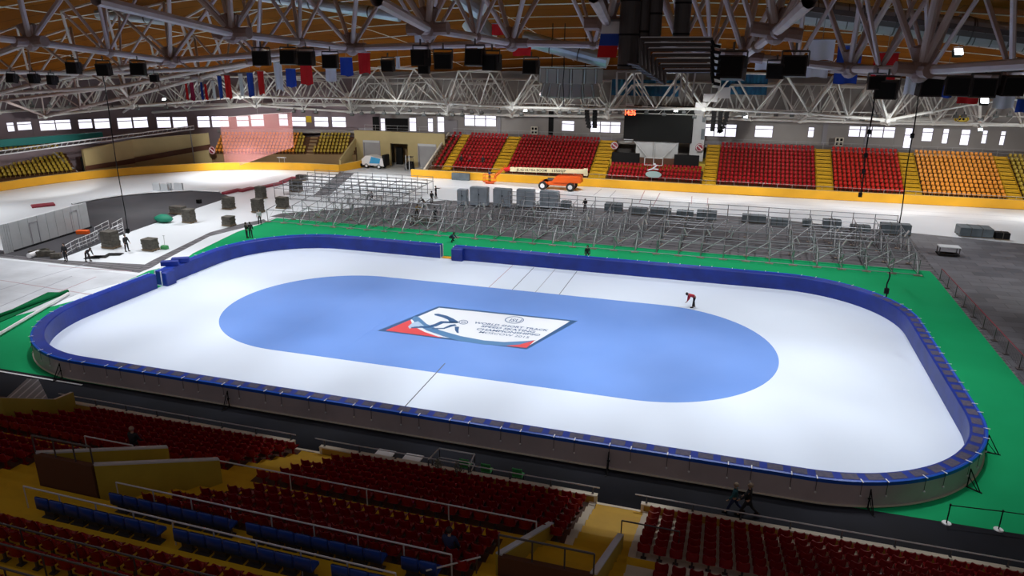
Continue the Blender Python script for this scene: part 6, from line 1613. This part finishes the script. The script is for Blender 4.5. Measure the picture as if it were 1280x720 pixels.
# ------------------------------------------------------------------ light
def spot(x, y, z, W, size=112, blend=.6, col_=(.95, .97, 1), tx=None, ty=None, rad=.45):
    l = bpy.data.lights.new('flood_and_fill_beam', 'SPOT'); l.energy = W; l.spot_size = math.radians(size); l.spot_blend = blend; l.color = col_; l.shadow_soft_size = rad
    o = bpy.data.objects.new('flood_and_fill_beam', l); COL.objects.link(o); o.location = (x, y, z)
    d = Vector(((tx if tx is not None else x)-x, (ty if ty is not None else y)-y, -z)); o.rotation_euler = d.to_track_quat('-Z', 'Y').to_euler()
K = 1.28
spot(13.5, -9, 19.0, 5200, 17, .8, (1, .98, .94), 13.3, -22.9, .3); spot(-2.5, -9, 19.0, 2600, 15, .9, (1, .98, .94), -2.3, -23.2, .3); spot(24, -9, 18.6, 3000, 30, .9, (1, .98, .94), 24, -21.5, .3)  # added fill spots brightening the near stairs and right block front, no lamps there
for x in (-27, -18, -9, 0, 9, 18, 28): spot(x, -7.5, 19.6, 4100*K, 74, .55)
for x, y, e_ in ((-33, 0, 2600), (-31, 12, 2200), (32, -1, 900), (32, 11, 900), (-52, 4, 2600)): spot(x, y, 17.5, e_*K, 84, .6)  # extra spots added to brighten the rink ends and left floor
for x in (-28, -21, -14, -7, 0, 7, 14, 21, 28): spot(x, -12.6, 19.6, 1600*K, 50, .5)
for x in (-27, -13, 1, 14, 28): spot(x, 2, 19.3, 3300*K, 82, .6)
for y, xs in ((13, (-34, -18, -4, 10, 24)), (30, (-60, -42, -24, -6, 12, 30, 48)), (51, (-62, -40, -20, 0, 20, 40, 60)), (12, (-72, -50)), (-6, (-42,))):
    for x in xs: spot(x, y, Zl(x, y)-1.2, 4200*K)
for x in (-35, -12, 12, 36, 56): spot(x, 46, 12.3, 5200*K, 75, .5, (1, .97, .93), x, 68)
for x, y in ((-76, 22), (-73, 36), (-64, 47), (-52, 50), (-47, 20), (-35, 52)): spot(x, y, 11, 1500*K, 110, .7)  # low spots added to even out the brightness round the left curve
for x in (-50, -25, 0, 25, 48): spot(x, 52, 11, 1500*K, 100, .6, (1, .97, .93), x, 62)
spot(-60, 45, 11, 5200*K, 80, .5, (1, .97, .93), -62, 66); spot(-66, 32, 10.5, 4200*K, 80, .5, (1, .97, .93), -90, 32)  # added fill spots for the two left seat stands
w = bpy.data.worlds.new('sky'); sc.world = w; w.use_nodes = True
bg = w.node_tree.nodes['Background']; bg.inputs['Color'].default_value = (.80, .73, .76, 1); bg.inputs['Strength'].default_value = .20
sc.view_settings.view_transform = 'Standard'; sc.view_settings.look = 'None'; sc.view_settings.gamma = 1; sc.view_settings.use_curve_mapping = False
sc.view_settings.exposure = 0.0
